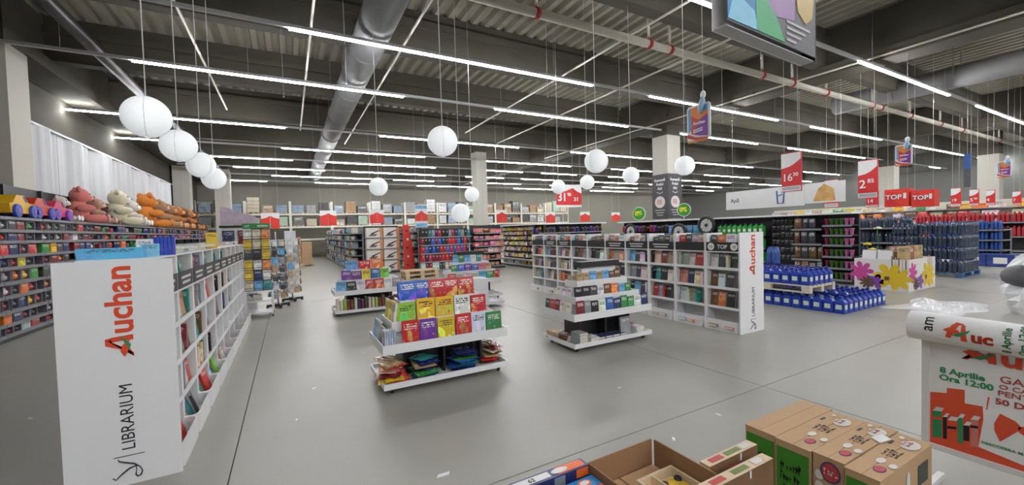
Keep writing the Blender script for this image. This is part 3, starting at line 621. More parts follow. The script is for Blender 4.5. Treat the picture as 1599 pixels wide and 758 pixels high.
# ================================================================ GOODS PROTOTYPES (unit box: x -.5...5, y 0..1 front at 0, z 0..1)
PRAIL = mat('grey_price_rail', (.22, .23, .25), .4); SHELFG = mat('shelf_grey', (.30, .31, .33), .45); PEG = mat('black_peg_panel', (.022, .022, .025), .5)
CLEAR = mat('shrink_film', (.35, .42, .5), .12, alpha=.07, vary=0)
CARTON = MB().box(-.5, .5, .02, 1, 0, .93).box(-.5, .5, .0, 1, .93, 1).box(-.4, .4, .0, .02, .15, .8).mesh('carton', [PACK])
mb = MB().box(-.5, .5, .9, 1, 0, 1).box(-.5, .5, 0, .9, 0, .08).box(-.5, .5, 0, .9, .92, 1).box(-.5, -.42, 0, .9, .08, .92).box(.42, .5, 0, .9, .08, .92)
mb.ell((0, .30, .40), (.40, .3, .30), 8, 6, 1).ell((-.18, .35, .25), (.1, .12, .14), 8, 5, 2).ell((.2, .35, .25), (.1, .12, .14), 8, 5, 2).ell((.05, .32, .70), (.25, .2, .20), 8, 5, 1)
WINBOX = mb.mesh('window_box', [mat('toy_box_card', (.17, .155, .18), .4, vary=.75, scale=7), TINT, BLACK])
mb = MB().box(-.5, .5, .5, .54, 0, 1).box(-.12, .12, .46, .5, .86, .93, 1)
mb.prism([(-.36, .12), (.36, .12), (.36, .62), (.2, .74), (-.2, .74), (-.36, .62)], .1, .5, 'y', 1)
BLISTER = mb.mesh('blister_pack', [PACK, TINT])
mb = MB(); n = 6
for j in range(n):
    z0, z1 = j / n, (j + 1) / n; b0, b1 = [.5 * math.sin(math.pi * (.05 + .9 * z)) ** .5 for z in (z0, z1)]
    for s in (-1, 1): mb.face([(-.5, .5, z0), (0, .5 + s * b0, z0), (0, .5 + s * b1, z1), (-.5, .5, z1)], 0, True).face([(0, .5 + s * b0, z0), (.5, .5, z0), (.5, .5, z1), (0, .5 + s * b1, z1)], 0, True)
POUCH = mb.mesh('pouch', [PACK])
BINDER = MB().box(-.5, .5, 0, 1, 0, 1).box(-.2, .2, -.008, 0, .62, .82, 1).lathe([(.15, -.012), (.15, 0)], 10, 2, Matrix.Translation((0, 0, .2)) @ Matrix.Rotation(math.pi / 2, 4, 'X')).mesh('binder', [TINTM, mat('binder_label', (.35, .35, .36), .5), BLACK])
def goods(proto, name, label, cat, M, w, d, h, col, group=None):
    o = obj(name, proto, color=col); o.matrix_world = M @ Matrix.Diagonal((w, d, h, 1)); return tag(o, label, cat, group)
# ---------------------------------------------------------------- shelf units. local: x along the front, front faces -y, depth +y
def shelf_unit(name, label, loc, rz, L, D, zs, H, group=None, frame_m=None, shelf_m=None, back_m=None, top=None):
    t = thing(name, label, 'shelf unit', loc, rz, group); fm, sm, bm_ = frame_m or BLACKM, shelf_m or SHELFG, back_m or PEG
    obj('back_panel', MB().box(0, L, D - .03, D, .02, H), t, mats=[bm_]); obj('base_plinth', MB().box(0, L, .03, D - .03, 0, .1), t, mats=[fm])
    for x in (0, L - .03): obj('upright', MB().box(x, x + .03, D - .08, D - .03, .1, H), t, mats=[fm])
    for z in zs: 
        s = obj('shelf', MB().box(.004, L - .004, 0, D - .03, z - .03, z), t, mats=[sm]); obj('price_rail', MB().box(.004, L - .004, -.012, 0, z - .045, z + .005), s, mats=[PRAIL])
    if top: obj('top_panel', MB().box(0, L, -.03, D, H, H + .05), t, mats=[top])
    return Matrix.Translation(loc) @ Matrix.Rotation(rz, 4, 'Z')
def fill(M, L, zs, hs, proto, name, what, cat, unit, cols, wr, dr=.2, group=None, y0=.02, fill_=1.0, lev=None, hv=.25, gap=.01):
    for i, z in enumerate(zs):
        u = .02; n = 0
        while n < len(ORD):
            w = R.uniform(*wr)
            if u + w > L - .02 or u > L * fill_: break
            cn, c = pick(cols[i % len(cols)] if isinstance(cols[0], list) else cols); h = hs[i] * R.uniform(1 - hv, 1)
            P = proto[R.randrange(len(proto))] if isinstance(proto, list) else proto
            goods(P, name, f'{cn} {what}, {ORD[n]} along {lev[i] if lev else ORD[i] + " shelf up"} of {unit}', cat, M @ Matrix.Translation((u + w / 2, y0 + R.uniform(0, .02), z + .001)), w, dr, h, c, group)
            u += w + gap + R.uniform(0, .02); n += 1
TOYC = ['dark red', 'red', 'charcoal', 'green', 'yellow', 'navy', 'charcoal', 'dark red', 'white', 'charcoal', 'navy', 'red', 'grey', 'dark red', 'orange']
TZ = (.12, .30, .51, .76, .99, 1.24, 1.45, 1.69, 1.88)
LV = ['lowest shelf', 'second shelf up', 'third shelf up', 'fourth shelf up', 'fifth shelf up', 'sixth shelf up', 'seventh shelf up', 'eighth shelf up', 'ninth shelf up']
Y0 = 8.55
for k in range(14):
    L = 1.33 if k < 8 else 1.7; y = Y0 + (1.33 * k if k < 8 else 1.33 * 8 + 1.7 * (k - 8))
    u = f'{ORD[k]} toy unit'
    M = shelf_unit('toy_shelf_unit', f'black toy shelf unit, {ORD[k]} from the near end along the wall', (-4.15, y, 0), math.pi / 2, L - .004, .55, TZ + (2.10,), 2.76, 'toy shelf units')
    lo = 0 if k < 3 else (6 if k < 9 else 7)
    zs = TZ[lo:]; hs = [(b - a) - .045 for a, b in zip(TZ, TZ[1:] + (2.10,))][lo:]
    fill(M, L, zs, hs, [WINBOX, WINBOX, CARTON] if k < 4 else [CARTON, POUCH, BLISTER], 'boxed_toy', 'boxed toy', 'toy box', u, TOYC if k < 7 else ['charcoal', 'purple', 'pink', 'navy', 'charcoal', 'orange'], (.20, .30) if k < 5 else (.24, .36), .2, f'boxed toys on the {u}', lev=LV[lo:], hv=.1)
# plush toys on the top board (z = 2.10), facing the aisle (+X)
FUR = {}
def plush(label, px, py, col, s, rz=0, belly=None, lie=False):
    p = onX(px, py, -4.42); t = thing('plush_toy', label, 'plush toy', (-4.42, p.y, 2.10), rz, 'plush toys on the toy wall')
    m1 = mat('fur_' + '_'.join(f'{v:.2f}' for v in col), col, .95, vary=.25, scale=40, bump=.6); m2 = mat('fur_' + '_'.join(f'{v:.2f}' for v in (belly or col)) + 'b', belly or tuple(min(1, v * 1.5 + .1) for v in col), .95, vary=.2, scale=40, bump=.5)
    def e(nm, c, r, mt=m1, par=t): return obj(nm, MB().ell(Vector(c) * s, Vector(r) * s, 14, 10), par, mats=[mt])
    e('body', (0, 0, .36), (.26, .28, .36)); h = e('head', (.05, 0, .84), (.24, .27, .24))
    e('muzzle', (.25, 0, .79), (.12, .13, .1), m2, h)
    for sd in (-1, 1):
        e('ear', (.0, sd * .22, 1.02), (.06, .1, .1), m1, h); e('arm', (.12, sd * .30, .45), (.22, .1, .12)); e('leg', (.34, sd * .22, .13), (.30, .13, .13)); e('foot_pad', (.63, sd * .22, .15), (.05, .11, .12), m2); e('eye', (.255, sd * .1, .9), (.025, .025, .025), INK, h)
    e('nose', (.36, 0, .82), (.03, .04, .03), INK, h)
PK = (.68, .22, .19); CR = (.72, .66, .48); OR = (.62, .20, .03); BG = (.42, .24, .13); WH = (.66, .60, .53); DB = (.10, .05, .03)
plush('small cream plush bear sitting behind the ride-on toy cars', 92, 325, WH, .52, .1)
plush('big pink plush bear sitting on the toy wall', 122, 335, PK, .78, .5)
plush('beige plush bear beside the big pink bear', 148, 338, (.5, .3, .22), .62, .3)
plush('dark brown small plush bear between the beige bear and the cream bear', 160, 338, DB, .5)
plush('big cream white plush bear sitting at the middle of the toy wall', 182, 342, CR, .95, .45)
plush('small white plush toy right of the big cream bear', 205, 345, WH, .75)
plush('big orange plush monkey slumped on the toy wall', 228, 348, OR, 1.1, .8, (.6, .3, .1))
plush('tan plush bear next to the orange monkey', 248, 350, BG, 1.0, .4)
plush('light brown plush bear further along the toy wall', 263, 352, (.4, .2, .1), .95)
for n, px in enumerate((276, 285, 293, 300)): plush(f'tiger-orange plush toy, {ORD[n]} in the far cluster on the toy wall', px, 354, (.45, .17, .04) if n % 2 == 0 else (.14, .07, .03), .95, .2 * n)
# ride-on toy cars
def toy_car(label, px, col, wheel, py=325):
    p = onX(px, py, -4.3); t = thing('toy_car', label, 'toy car', (-4.32, p.y, 2.10), math.pi / 2, 'ride-on toy cars')
    bm_ = mat('car_' + label.split()[0], col, .3, vary=.03)
    obj('car_body', MB().prism([(-.42, .08), (.42, .08), (.44, .2), (.34, .27), (.16, .27), (.02, .4), (-.22, .40), (-.34, .26), (-.44, .24)], -.16, .16, 'y'), t, mats=[bm_])
    obj('windscreen', MB().prism([(.13, .28), (.02, .385), (-.03, .385), (.06, .28)], -.165, .165, 'y'), t, mats=[mat('toy_blue', (.03, .05, .35), .3)])
    for x in (-.25, .26):
        for y in (-.17, .17):
            w_ = obj('wheel', MB().lathe([(.11, -.03), (.12, -.02), (.12, .02), (.11, .03)], 14, 0, Matrix.Translation((x, y, .12)) @ Matrix.Rotation(math.pi / 2, 4, 'X')), t, mats=[wheel])
            obj('hub', MB().lathe([(.05, -.036), (.05, .036)], 10, 0, Matrix.Translation((x, y, .12)) @ Matrix.Rotation(math.pi / 2, 4, 'X')), w_, mats=[mat('hub_purple', (.2, .08, .5), .3)])
TBW = mat('toy_wheel_blue', (.04, .08, .45), .35)
toy_car('yellow ride-on toy car at the near end of the toy wall', 20, (.8, .45, .02), TBW)
toy_car('red ride-on toy car behind the yellow one on the toy wall', 52, (.65, .06, .02), TBW)
toy_car('pink ride-on toy car behind the red one on the toy wall', 82, (.62, .05, .12), mat('toy_wheel_purple', (.2, .05, .45), .35))
# ================================================================ SPINNER TOWERS
t = thing('book_tower', 'book tower of pocket books with a green header beside the toy-side row', 'book tower', (-.58, 9.95, 0), 0)
obj('header_box', MB().box(-.24, .24, -.24, .24, 1.82, 1.92), t, mats=[mat('header_green', (.03, .27, .06), .45)])
text('LET', .055, WPRINT, t, (-.2, -.242, 1.845), bold=.001); obj('print_line', MB().box(.02, .2, -.242, -.24, 1.85, 1.885), t, mats=[mat('header_print', (.6, .6, .6), .5)])
obj('core', MB().box(-.10, .10, -.10, .10, .55, 1.82), t, mats=[WHITE])
TL = (.55, .76, .97, 1.18, 1.39, 1.60)
for z in TL: obj('pocket_rack', MB().box(-.24, .24, -.24, .24, z, z + .008).tube([(-.24, -.24, z + .05), (.24, -.24, z + .05), (.24, .24, z + .05), (-.24, .24, z + .05)], .005, 5, closed=True), t, mats=[BLACKM])
for x in (-.23, .23):
    for y in (-.23, .23): obj('leg', MB().box(x - .015, x + .015, y - .015, y + .015, .05, .55), t, mats=[WHITE]); obj('caster', CASTER, t, (x, y, 0))
for z in (.08, .32, .53): obj('bottom_shelf', MB().box(-.24, .24, -.24, .24, z, z + .02), t, mats=[WHITE])
TC = [['white', 'cream', 'orange'], ['yellow', 'cream', 'yellow'], ['charcoal', 'black', 'yellow'], ['yellow', 'white', 'orange'], ['yellow', 'navy', 'white'], ['cream', 'sky blue', 'teal']]
for i, z in enumerate(TL):
    for n in range(3): cn = TC[::-1][i][n]; book(f'{cn} pocket book, {ORD[n]} from left on {ORD[5 - i]} level of green-header tower', M4((-.74 + .155 * n, 9.735, z + .009 - .0), 0, -.05), .135, .02, .19, PAL[cn], group='pocket books on the green-header tower', name='pocket_book')
    for n in range(3): cn, c = pick(ADULT); book(f'{cn} pocket book, {ORD[n]} on aisle side, {ORD[5 - i]} level of green-header tower', M4((-.365, 9.80 + .15 * n, z + .009), math.pi / 2, -.05), .13, .02, .19, c, group='pocket books on the green-header tower side', name='pocket_book')
for n in range(5): flat_book(f'book lying {ORD[n]} from the bottom on the shelf under the green-header tower', -.62, 9.84, .341 + .024 * n, .16, .022, .22, PAL[['navy', 'red', 'grey', 'blue', 'brown'][n]], .1 * n, group='books under the green-header tower')
def card_spinner(label, x, y, H, board, seed):
    rr = random.Random(seed); t = thing('card_spinner', label, 'card spinner', (x, y, 0), .25)
    obj('base', MB().box(-.24, .24, -.03, .03, .03, .08).box(-.03, .03, -.24, .24, .03, .08), t, mats=[BLACK])
    for a in ((-.22, 0), (.22, 0), (0, -.22), (0, .22)): obj('foot', MB().lathe([(.03, 0), (.03, .03)], 10), t, (a[0], a[1], 0), mats=[BLACK])
    obj('pole', MB().tube([(0, 0, .08), (0, 0, H)], .015, 8), t, mats=[STEEL])
    if board: obj('back_board', MB().box(-.13, .13, -.012, .012, .2, H), t, mats=[mat('grey_white_board', (.66, .67, .72), .5)])
    n = 0; z = .22
    while z < H - .2:
        for sd in range(4):
            a = sd * math.pi / 2
            for q in (-1, 1):
                o = obj('pocket', BLISTER, t, (math.sin(a) * .2 + math.cos(a) * .07 * q, -math.cos(a) * .2 + math.sin(a) * .07 * q, z), (rr.uniform(-.2, .1), 0, a), (.11, .04, .15), color=PAL[rr.choice(['white', 'grey', 'cream', 'grey', 'charcoal', 'sky blue', 'white', 'tan'])])
        z += .2
card_spinner('wire card spinner with a tall grey-white back board in the aisle', 0.02, 11.75, 1.78, True, 3)
card_spinner('wire spinner crowded with small packs behind the green-header tower', -.28, 10.9, 1.75, False, 4)
t = thing('film_stand', 'white stand with framed dark pictures and a pink crown sign behind the toy-side row', 'stand', (-1.25, 10.9, 0))
obj('stand_body', MB().box(-.05, .55, -.15, .25, 0, 1.86), t, mats=[WHITE]); obj('picture', MB().box(-.02, .20, -.158, -.15, 1.50, 1.80), t, color=PAL['navy'], mats=[KCOVER]); obj('picture', MB().box(.26, .5, -.158, -.15, 1.50, 1.80), t, color=PAL['dark red'], mats=[KCOVER])
obj('black_band', MB().box(-.07, .57, -.17, .26, 1.86, 1.91), t, mats=[BLACK])
obj('crown_sign', MB().prism([(-.05, 1.92), (.62, 1.92), (.66, 2.06), (.5, 2.16), (.3, 2.2), (.1, 2.3), (-.04, 2.32)], -.14, -.12, 'y'), t, mats=[mat('pale_pink_print', (.62, .5, .60), .5, vary=.35, scale=9)])
# ================================================================ BACK: racking, aisles
RB = mat('cream_rack', (.62, .60, .52), .5); 
def stack_mesh(n, seed, wrap):
    rr = random.Random(seed); mb = MB()
    for x in (-.42, 0, .42): mb.box(x - .06, x + .06, -.4, .4, 0, .09, 1)
    mb.box(-.5, .5, -.42, .42, .09, .12, 1); z = .12
    for k in range(n):
        h = .88 / n; j = rr.uniform(-.02, .02); mb.box(-.48 + j, -.005 + j, -.4 + j, .4 + j, z, z + h * .94, 0); mb.box(.005 + j, .48 + j, -.4 + j, .4 + j, z, z + h * .94, 0); z += h
    return mb.mesh('pallet_load', [PACK if wrap else TINTM, WOOD])
LOADS = [stack_mesh(n, n, n % 2) for n in (3, 4, 5, 6, 7)]
LC = {'white': (.62, .63, .62), 'grey': (.32, .33, .34), 'cream': (.52, .46, .36), 'blue-grey': (.25, .33, .42), 'dark': (.09, .09, .09), 'brown': (.35, .23, .13), 'pale green': (.4, .52, .42)}
nb = 0
for k in range(13):
    x0 = -5.3 + 2.72 * k
    if k > 10: continue
    t = thing('pallet_rack', f'cream pallet rack bay, {ORD[k]} from the toy wall along the back', 'rack', (x0, 33.0, 0), 0, 'pallet racks along the back')
    for x in (0, 2.64): 
        for y in (0, .9): obj('upright', MB().box(x, x + .08, y, y + .08, 0, 4.15), t, mats=[RB])
    for z in (1.45, 2.36, 3.28):
        for y in (0, .9): obj('beam', MB().box(.08, 2.64, y + .01, y + .06, z - .12, z), t, mats=[RB])
        obj('deck_board', MB().box(.08, 2.64, .06, .91, z - .03, z - .005), t, mats=[WOOD])
    for lv, z in enumerate((2.36, 3.28)):
        for j in range(3):
            if R.random() < .12 and lv == 0: continue
            cn = R.choice(list(LC)); w = R.uniform(.62, .8); h = R.uniform(.45, .78) if lv == 0 else R.uniform(.55, 1.15)
            goods(LOADS[R.randrange(5)], 'pallet_load', f'{cn} stacked load, {ORD[j]} from left on {["lower", "upper"][lv]} level of {ORD[k]} back rack', 'stacked load', Matrix.Translation((x0 + .5 + .85 * j, 33.45, z + .001)), w, .85, h, LC[cn], 'stacked loads on the back racks')
DARKP = ['charcoal', 'navy', 'black']
# aisle gondola facing -X (rz = -90): local x -> -Y
NOTE = ['grey', 'cream', 'cream', 'sky blue', 'tan', 'grey', 'white', 'charcoal', 'navy', 'brown']
AZ = (.12, .42, .75, 1.08, 1.41, 1.70)
for k in range(9):
    y1 = 18.2 + 1.6 * (k + 1); u = f'{ORD[k]} aisle unit'
    M = shelf_unit('aisle_shelf_unit', f'grey shelf unit of stationery, {ORD[k]} from the chocolate display down the aisle', (2.3, y1, 0), -math.pi / 2, 1.59, .5, AZ, 1.92, 'stationery aisle shelf units', SHELFG, SHELFG, SHELFG)
    fill(M, 1.59, AZ, [.24, .26, .26, .26, .22, .3], [CARTON, BINDER, POUCH], 'stationery_pack', 'stationery pack', 'stationery', u, NOTE, (.30, .46), .25, 'stationery packs along the aisle')
# chocolate-coloured boxed display at the aisle end, facing -Y
M = shelf_unit('end_display', 'tall end display of boxed wafers with a red side board', (2.72, 17.35, 0), 0, 1.4, .5, (.12, .58, 1.04, 1.5), 1.98, None, BLACKM, SHELFG)
BOXP = mat('pale_box_print', (.72, .68, .64), .45, vary=.05); CHOC = mat('chocolate_print', (.07, .025, .02), .4, vary=.3); ORNG = mat('orange_print', (.62, .24, .08), .4, vary=.2)
for r_ in range(4):
    for c in range(2):
        t = thing('product_box', f'white box with chocolate wafer picture, {["left", "right"][c]} one on {ORD[r_]} shelf up', 'box', (3.09 + .67 * c, 17.37, .121 + .46 * r_), 0, 'wafer boxes on the end display')
        obj('carton', MB().box(-.32, .32, 0, .4, 0, .40), t, mats=[BOXP]); obj('picture_panel', MB().box(.2, .32, -.002, 0, 0, .4), t, mats=[ORNG])
        for q in range(3): obj('wafer_print', MB().prism([(-.18 + .1 * q, .1 + .05 * q), (-.02 + .1 * q, .16 + .05 * q), (.02 + .1 * q, .24 + .04 * q), (-.14 + .1 * q, .18 + .04 * q)], -.0035, -.002, 'y'), t, mats=[CHOC])
        for q in range(4): obj('wafer_print', MB().prism([(-.26 + .07 * q, .06), (-.22 + .07 * q, .05), (-.1 + .07 * q, .13), (-.14 + .07 * q, .15)], -.003, -.0018, 'y'), t, mats=[CHOC])
t = thing('red_side_board', 'red tapered cardboard side board beside the wafer boxes', 'display board', (4.2, 17.2, 0))
obj('board', MB().prism([(0, 0), (.55, 0), (.25, 2.0), (0, 2.0)], 0, .04, 'y'), t, mats=[REDP])
for q in range(5): obj('spot', MB().lathe([(.05, -.004), (.05, 0)], 10, 0, Matrix.Translation((.16 + .03 * (q % 2), 0, .3 + .36 * q)) @ Matrix.Rotation(-math.pi / 2, 4, 'X')), t, mats=[PAPER if q % 2 else CHOC])
# pallet(s)
def pallet(label, loc, rz=0, mt=WOOD, lx=1.2, ly=.8):
    t = thing('pallet', label, 'pallet', loc, rz)
    for j in range(3): obj('runner', MB().box(0, lx, j * (ly - .1) / 2, j * (ly - .1) / 2 + .1, 0, .022), t, mats=[mt])
    for i in range(3):
        for j in range(3): obj('block', MB().box(i * (lx - .14) / 2, i * (lx - .14) / 2 + .14, j * (ly - .1) / 2, j * (ly - .1) / 2 + .1, .022, .1), t, mats=[mt])
    for i in range(3): obj('stringer', MB().box(i * (lx - .14) / 2, i * (lx - .14) / 2 + .14, 0, ly, .1, .122), t, mats=[mt])
    n = 7 if ly < 1 else 9
    for j in range(n): obj('deck_plank', MB().box(0, lx, j * (ly - .09) / (n - 1), j * (ly - .09) / (n - 1) + .09, .122, .144), t, mats=[mt])
    return t
for q in range(2): pallet(f'{["lower", "upper"][q]} bare wooden pallet on the floor behind the rear aisle island', (3.55, 14.3 + .02 * q, .145 * q), .02 * q)
# stationery end unit (binders) facing -Y
BZ = (.12, .46, .80, 1.14, 1.46)
M = shelf_unit('binder_shelf_unit', 'dark shelf unit of red and blue binders at the back', (4.62, 16.0, 0), 0, 2.2, .5, BZ, 1.80, None, SHELFG, SHELFG, PEG)
BCOL = [['charcoal', 'red', 'white', 'dark red'], ['navy', 'red', 'dark red', 'red'], ['navy', 'red', 'dark red', 'blue'], ['blue', 'dark red', 'red', 'black', 'navy'], ['teal', 'red', 'black', 'navy', 'grey', 'salmon']]
fill(M, 2.2, BZ, [.3, .3, .3, .28, .3], BINDER, 'binder', 'binder', 'binder', 'binder unit', BCOL, (.11, .15), .28, 'binders on the back unit', hv=.1, gap=.004)
M = shelf_unit('pink_pack_unit', 'black shelf unit of pink and brown packs beside the binders', (6.95, 16.0, 0), 0, 1.45, .5, (.12, .42, .72, 1.0, 1.28, 1.56), 1.9, None, BLACKM, PEG, PEG)
fill(M, 1.45, (.12, .42, .72, 1.0, 1.28, 1.56), [.2, .2, .2, .2, .17, .22], [POUCH, CARTON], 'snack_pack', 'soft pack', 'pack', 'pink pack unit', ['salmon', 'pink', 'brown', 'cream', 'salmon'], (.16, .26), .25, 'packs on the pink pack unit')
for k in range(3):
    M = shelf_unit('paper_shelf_unit', f'grey shelf unit of small office goods, {ORD[k]} behind the pallets', (4.6, 18.2 + 1.4 * k, 0), -math.pi / 2, 1.39, .4, AZ, 1.85, 'office goods units', SHELFG, SHELFG, PEG)
    fill(M, 1.39, AZ, [.2] * 6, [POUCH, CARTON, BLISTER], 'office_pack', 'office pack', 'stationery', f'{ORD[k]} office unit', ['white', 'grey', 'charcoal', 'cream', 'dark red'], (.2, .34), .2, 'small office packs')
# cosmetics wall facing -X at X = 9.2, then along X at Y = 14
CZ = (.12, .42, .7, .95, 1.2, 1.42, 1.62)
for k in range(3):
    M = shelf_unit('accessory_wall_unit', f'black peg wall of small hanging packs, {ORD[k]} from its near corner', (8.9, 15.2 + 1.2 * k, 0), -math.pi / 2, 1.19, .35, (.12, .35), 1.84, 'accessory peg walls', BLACKM, WHITE, PEG, WHITE)
    fill(M, 1.19, CZ, [.2, .2, .2, .2, .18, .17, .17], BLISTER, 'hanging_pack', 'hanging pack', 'pack', f'{ORD[k]} peg wall', ['tan', 'cream', 'yellow', 'grey', 'brown', 'white'], (.10, .15), .12, f'hanging packs on the {ORD[k]} peg wall', y0=.16)
for k in range(3):
    M = shelf_unit('accessory_shelf_unit', f'black unit with white top behind the long bookcases, {ORD[k]} from the peg wall', (8.92 + 1.2 * k, 14.0, 0), 0, 1.19, .4, (.12, .8, 1.2, 1.5), 1.84, 'white-topped accessory units', BLACKM, PEG, PEG, WHITE)
    fill(M, 1.19, (1.5,), [.26], BLISTER, 'hanging_pack', 'hanging pack', 'pack', f'{ORD[k]} white-topped unit', ['charcoal', 'black', 'brown', 'purple', 'navy'], (.12, .18), .12, 'hanging packs behind the long bookcases', y0=.2)
# stacked cartons on the floor at the aisle end
for n, (x, y, z, w, h) in enumerate(((.05, 24.9, .15, .5, .52), (.05, 24.9, .67, .5, .42), (.05, 24.9, 1.09, .5, .5), (.57, 24.8, .15, .5, .62), (.57, 24.8, .77, .5, .55))):
    o = obj('carton', MB().box(0, w, 0, .5, 0, h - .004).box(w * .46, w * .54, -.002, 0, 0, h - .004, 1), None, (x, y, z), mats=[CARD, mat('packing_tape', (.45, .33, .2), .3)]); tag(o, f'brown shipping carton, {["bottom", "middle", "top", "bottom", "top"][n]} of the {["left", "right"][n > 2]} stack at the aisle end', 'carton', 'shipping cartons at the aisle end')
pallet('wooden pallet under the brown shipping cartons', (0, 24.6, 0), 0, WOOD, 1.15, .8)
# ================================================================ RIGHT SIDE: car-care and water
GX = 12.5
def yat(px, y=370): return onX(px, y, GX).y
JUGB = mat('blue_screenwash', (.012, .045, .36), .22, vary=.1); JUGC = mat('navy_cap', (.012, .03, .22), .4); LBL = mat('pale_label', (.62, .72, .66), .5, vary=.2, scale=60); JUGG = mat('green_coolant', (.04, .36, .05), .25)
def jug_mesh(body, cap):
    mb = MB(); w, d = .078, .086
    def rr(z, k): 
        a, b = w * k, d * k; c = .02 * k
        return [(-a + c, -b, z), (a - c, -b, z), (a, -b + c, z), (a, b - c, z), (a - c, b, z), (-a + c, b, z), (-a, b - c, z), (-a, -b + c, z)]
    rings = [rr(0, .95), rr(.012, 1), rr(.055, 1), rr(.06, .96), rr(.17, .96), rr(.175, 1), rr(.2, .98), rr(.235, .62), rr(.255, .33), rr(.27, .28)]
    for a, b in zip(rings[:-1], rings[1:]):
        for k in range(8): mb.face([a[k], a[(k + 1) % 8], b[(k + 1) % 8], b[k]], 0, False)
    mb.face(rings[0][::-1]); mb.lathe([(.027, .262), (.027, .298), (.024, .302)], 10, 1)
    mb.tube([(0, .02, .262), (0, .06, .265), (0, .075, .235), (0, .07, .19)], .011, 6, 0)
    mb.box(-.045, .045, -.0835, -.0815, .075, .155, 2); mb.box(-.0765, -.0745, -.045, .045, .075, .155, 2)
    return mb.mesh('jug', [body, cap, LBL])
BJUG, GJUG = jug_mesh(JUGB, JUGC), jug_mesh(JUGG, JUGC)
def jug(me, label, loc, group, rz=0): return tag(obj('plastic_jug', me, None, loc, (0, 0, rz)), label, 'jug', group)
for i in range(9):
    for j in range(10):
        if 0 < i < 5 and j < 9 and j > 0: continue   # buried below the pallet
        jug(BJUG, f'blue plastic jug on the floor, {ORD[i]} from the bookcases in the {ORD[j]} row back', (8.53 + .19 * i, 3.50 + .172 * j, 0), 'blue jugs on the floor')
pt = pallet('wooden pallet between the two layers of blue jugs', (9.36, 3.93, .304), math.pi / 2, mat('bleached_pallet', (.66, .60, .50), .8, vary=.1), 1.55, .95)
for i in range(5):
    for j in range(9):
        jug(BJUG, f'blue plastic jug on the raised pallet, {ORD[i]} from the bookcases in the {ORD[j]} row back', (8.51 + .187 * i, 4.03 + .17 * j, .449), 'blue jugs on the pallet')
def water_pack(seed, body, cap, nx=3, ny=2, bw=.09, bh=.32):
    parts = {}; mb = MB()
    pr = [(.36, 0), (.45, .02), (.45, .2), (.41, .24), (.45, .28), (.45, .45), (.41, .5), (.45, .55), (.44, .68), (.28, .85), (.13, .92), (.13, .94)]
    parts['bottle'] = MB().lathe([(r * bw, z * bh) for r, z in pr], 10).lathe([(.15 * bw, .94 * bh), (.15 * bw, bh)], 8, 1).mesh('bottle', [body, cap]); parts['dims'] = (nx, ny, bw, bh)
    a, b = nx * bw / 2, ny * bw / 2; film = MB()
    for k in range(12):
        a0, a1 = 2 * math.pi * k / 12, 2 * math.pi * (k + 1) / 12
        def P(an, z, s=1): c, d = math.cos(an), math.sin(an); q = max(abs(c), abs(d)); return (c / q * a * s, d / q * b * s, z)
        film.face([P(a0, .01), P(a1, .01), P(a1, bh * .72), P(a0, bh * .72)], 0, True).face([P(a0, bh * .72), P(a1, bh * .72), P(a1, bh * .93, .8), P(a0, bh * .93, .8)], 0, True)
    parts['film'] = film.mesh('shrink_film', [CLEAR]); parts['handle'] = MB().tube([(-.0, -b - .004, bh * .25), (0, -b - .006, bh * .8), (0, -b * .5, bh * .97), (0, b * .5, bh * .97)], .012, 6).mesh('carry_strap', [mat('strap_white', (.7, .72, .75), .4)])
    return parts
DARKB = mat('dark_water_bottle', (.012, .028, .065), .1, vary=.3, scale=30, spec=.9); CAPB = mat('blue_cap', (.03, .08, .28), .4); BLUB = mat('blue_bottle', (.03, .10, .38), .2, vary=.2)
WP = water_pack(1, DARKB, CAPB); WP2 = water_pack(2, BLUB, CAPB)
def wpack(W, label, loc, rz, group, name='water_pack', film=True, s=1.0, strap=False):
    t = thing(name, label, 'bottle pack', loc, rz, group); t.scale = (s, s, s); nx, ny, bw, bh = W['dims']
    for i in range(nx):
        for j in range(ny): obj('bottle', W['bottle'], t, ((i - (nx - 1) / 2) * bw, (j - (ny - 1) / 2) * bw, 0))
    if film: obj('shrink_film', W['film'], t)
    if strap: obj('carry_strap', W['handle'], t)
    return t
# big stack on the blue pallet: faces -X is the long visible side
pallet('blue painted pallet under the big stack of dark water packs', (15.85, 3.75, 0), 0, mat('blue_pallet', (.05, .12, .26), .6, vary=.2), 1.55, 1.5); 0
S = 1.06; ph = .32 * S + .012
for l in range(4):
    for j in range(5):
        wpack(WP, f'dark blue water pack, {ORD[j]} along {["bottom", "second", "third", "top"][l]} layer, camera side of pallet stack', (15.97, 3.9 + .295 * j, .145 + ph * l), math.pi / 2 if True else 0, 'dark water packs, long side', s=S, strap=(j * 3 + l) % 4 == 1)
    for i in range(4):
        wpack(WP, f'dark blue water pack, {ORD[i]} along {["bottom", "second", "third", "top"][l]} layer, open end of pallet stack', (16.28 + .30 * i, 3.85, .145 + ph * l), 0, 'dark water packs, open end', s=S)
# dark water packs on the black unit beyond the pots
ye = yat(1334)
ye = onX(1334, 370, 15.9).y; M = shelf_unit('water_shelf_unit', 'black shelf unit of dark water packs beyond the flower pots', (15.9, ye + .05, 0), -math.pi / 2, 1.45, .5, (.15, .55, .95, 1.40), 1.42, None, BLACKM, PEG, PEG)
for l, z in enumerate((.551, .951, 1.401)):
    for j in range(4): wpack(WP, f'dark water pack, {ORD[j]} on {["lower", "middle", "top"][l]} shelf of the black water unit', (16.06, ye - .2 - .33 * j, z), math.pi / 2, 'dark water packs on the black unit')
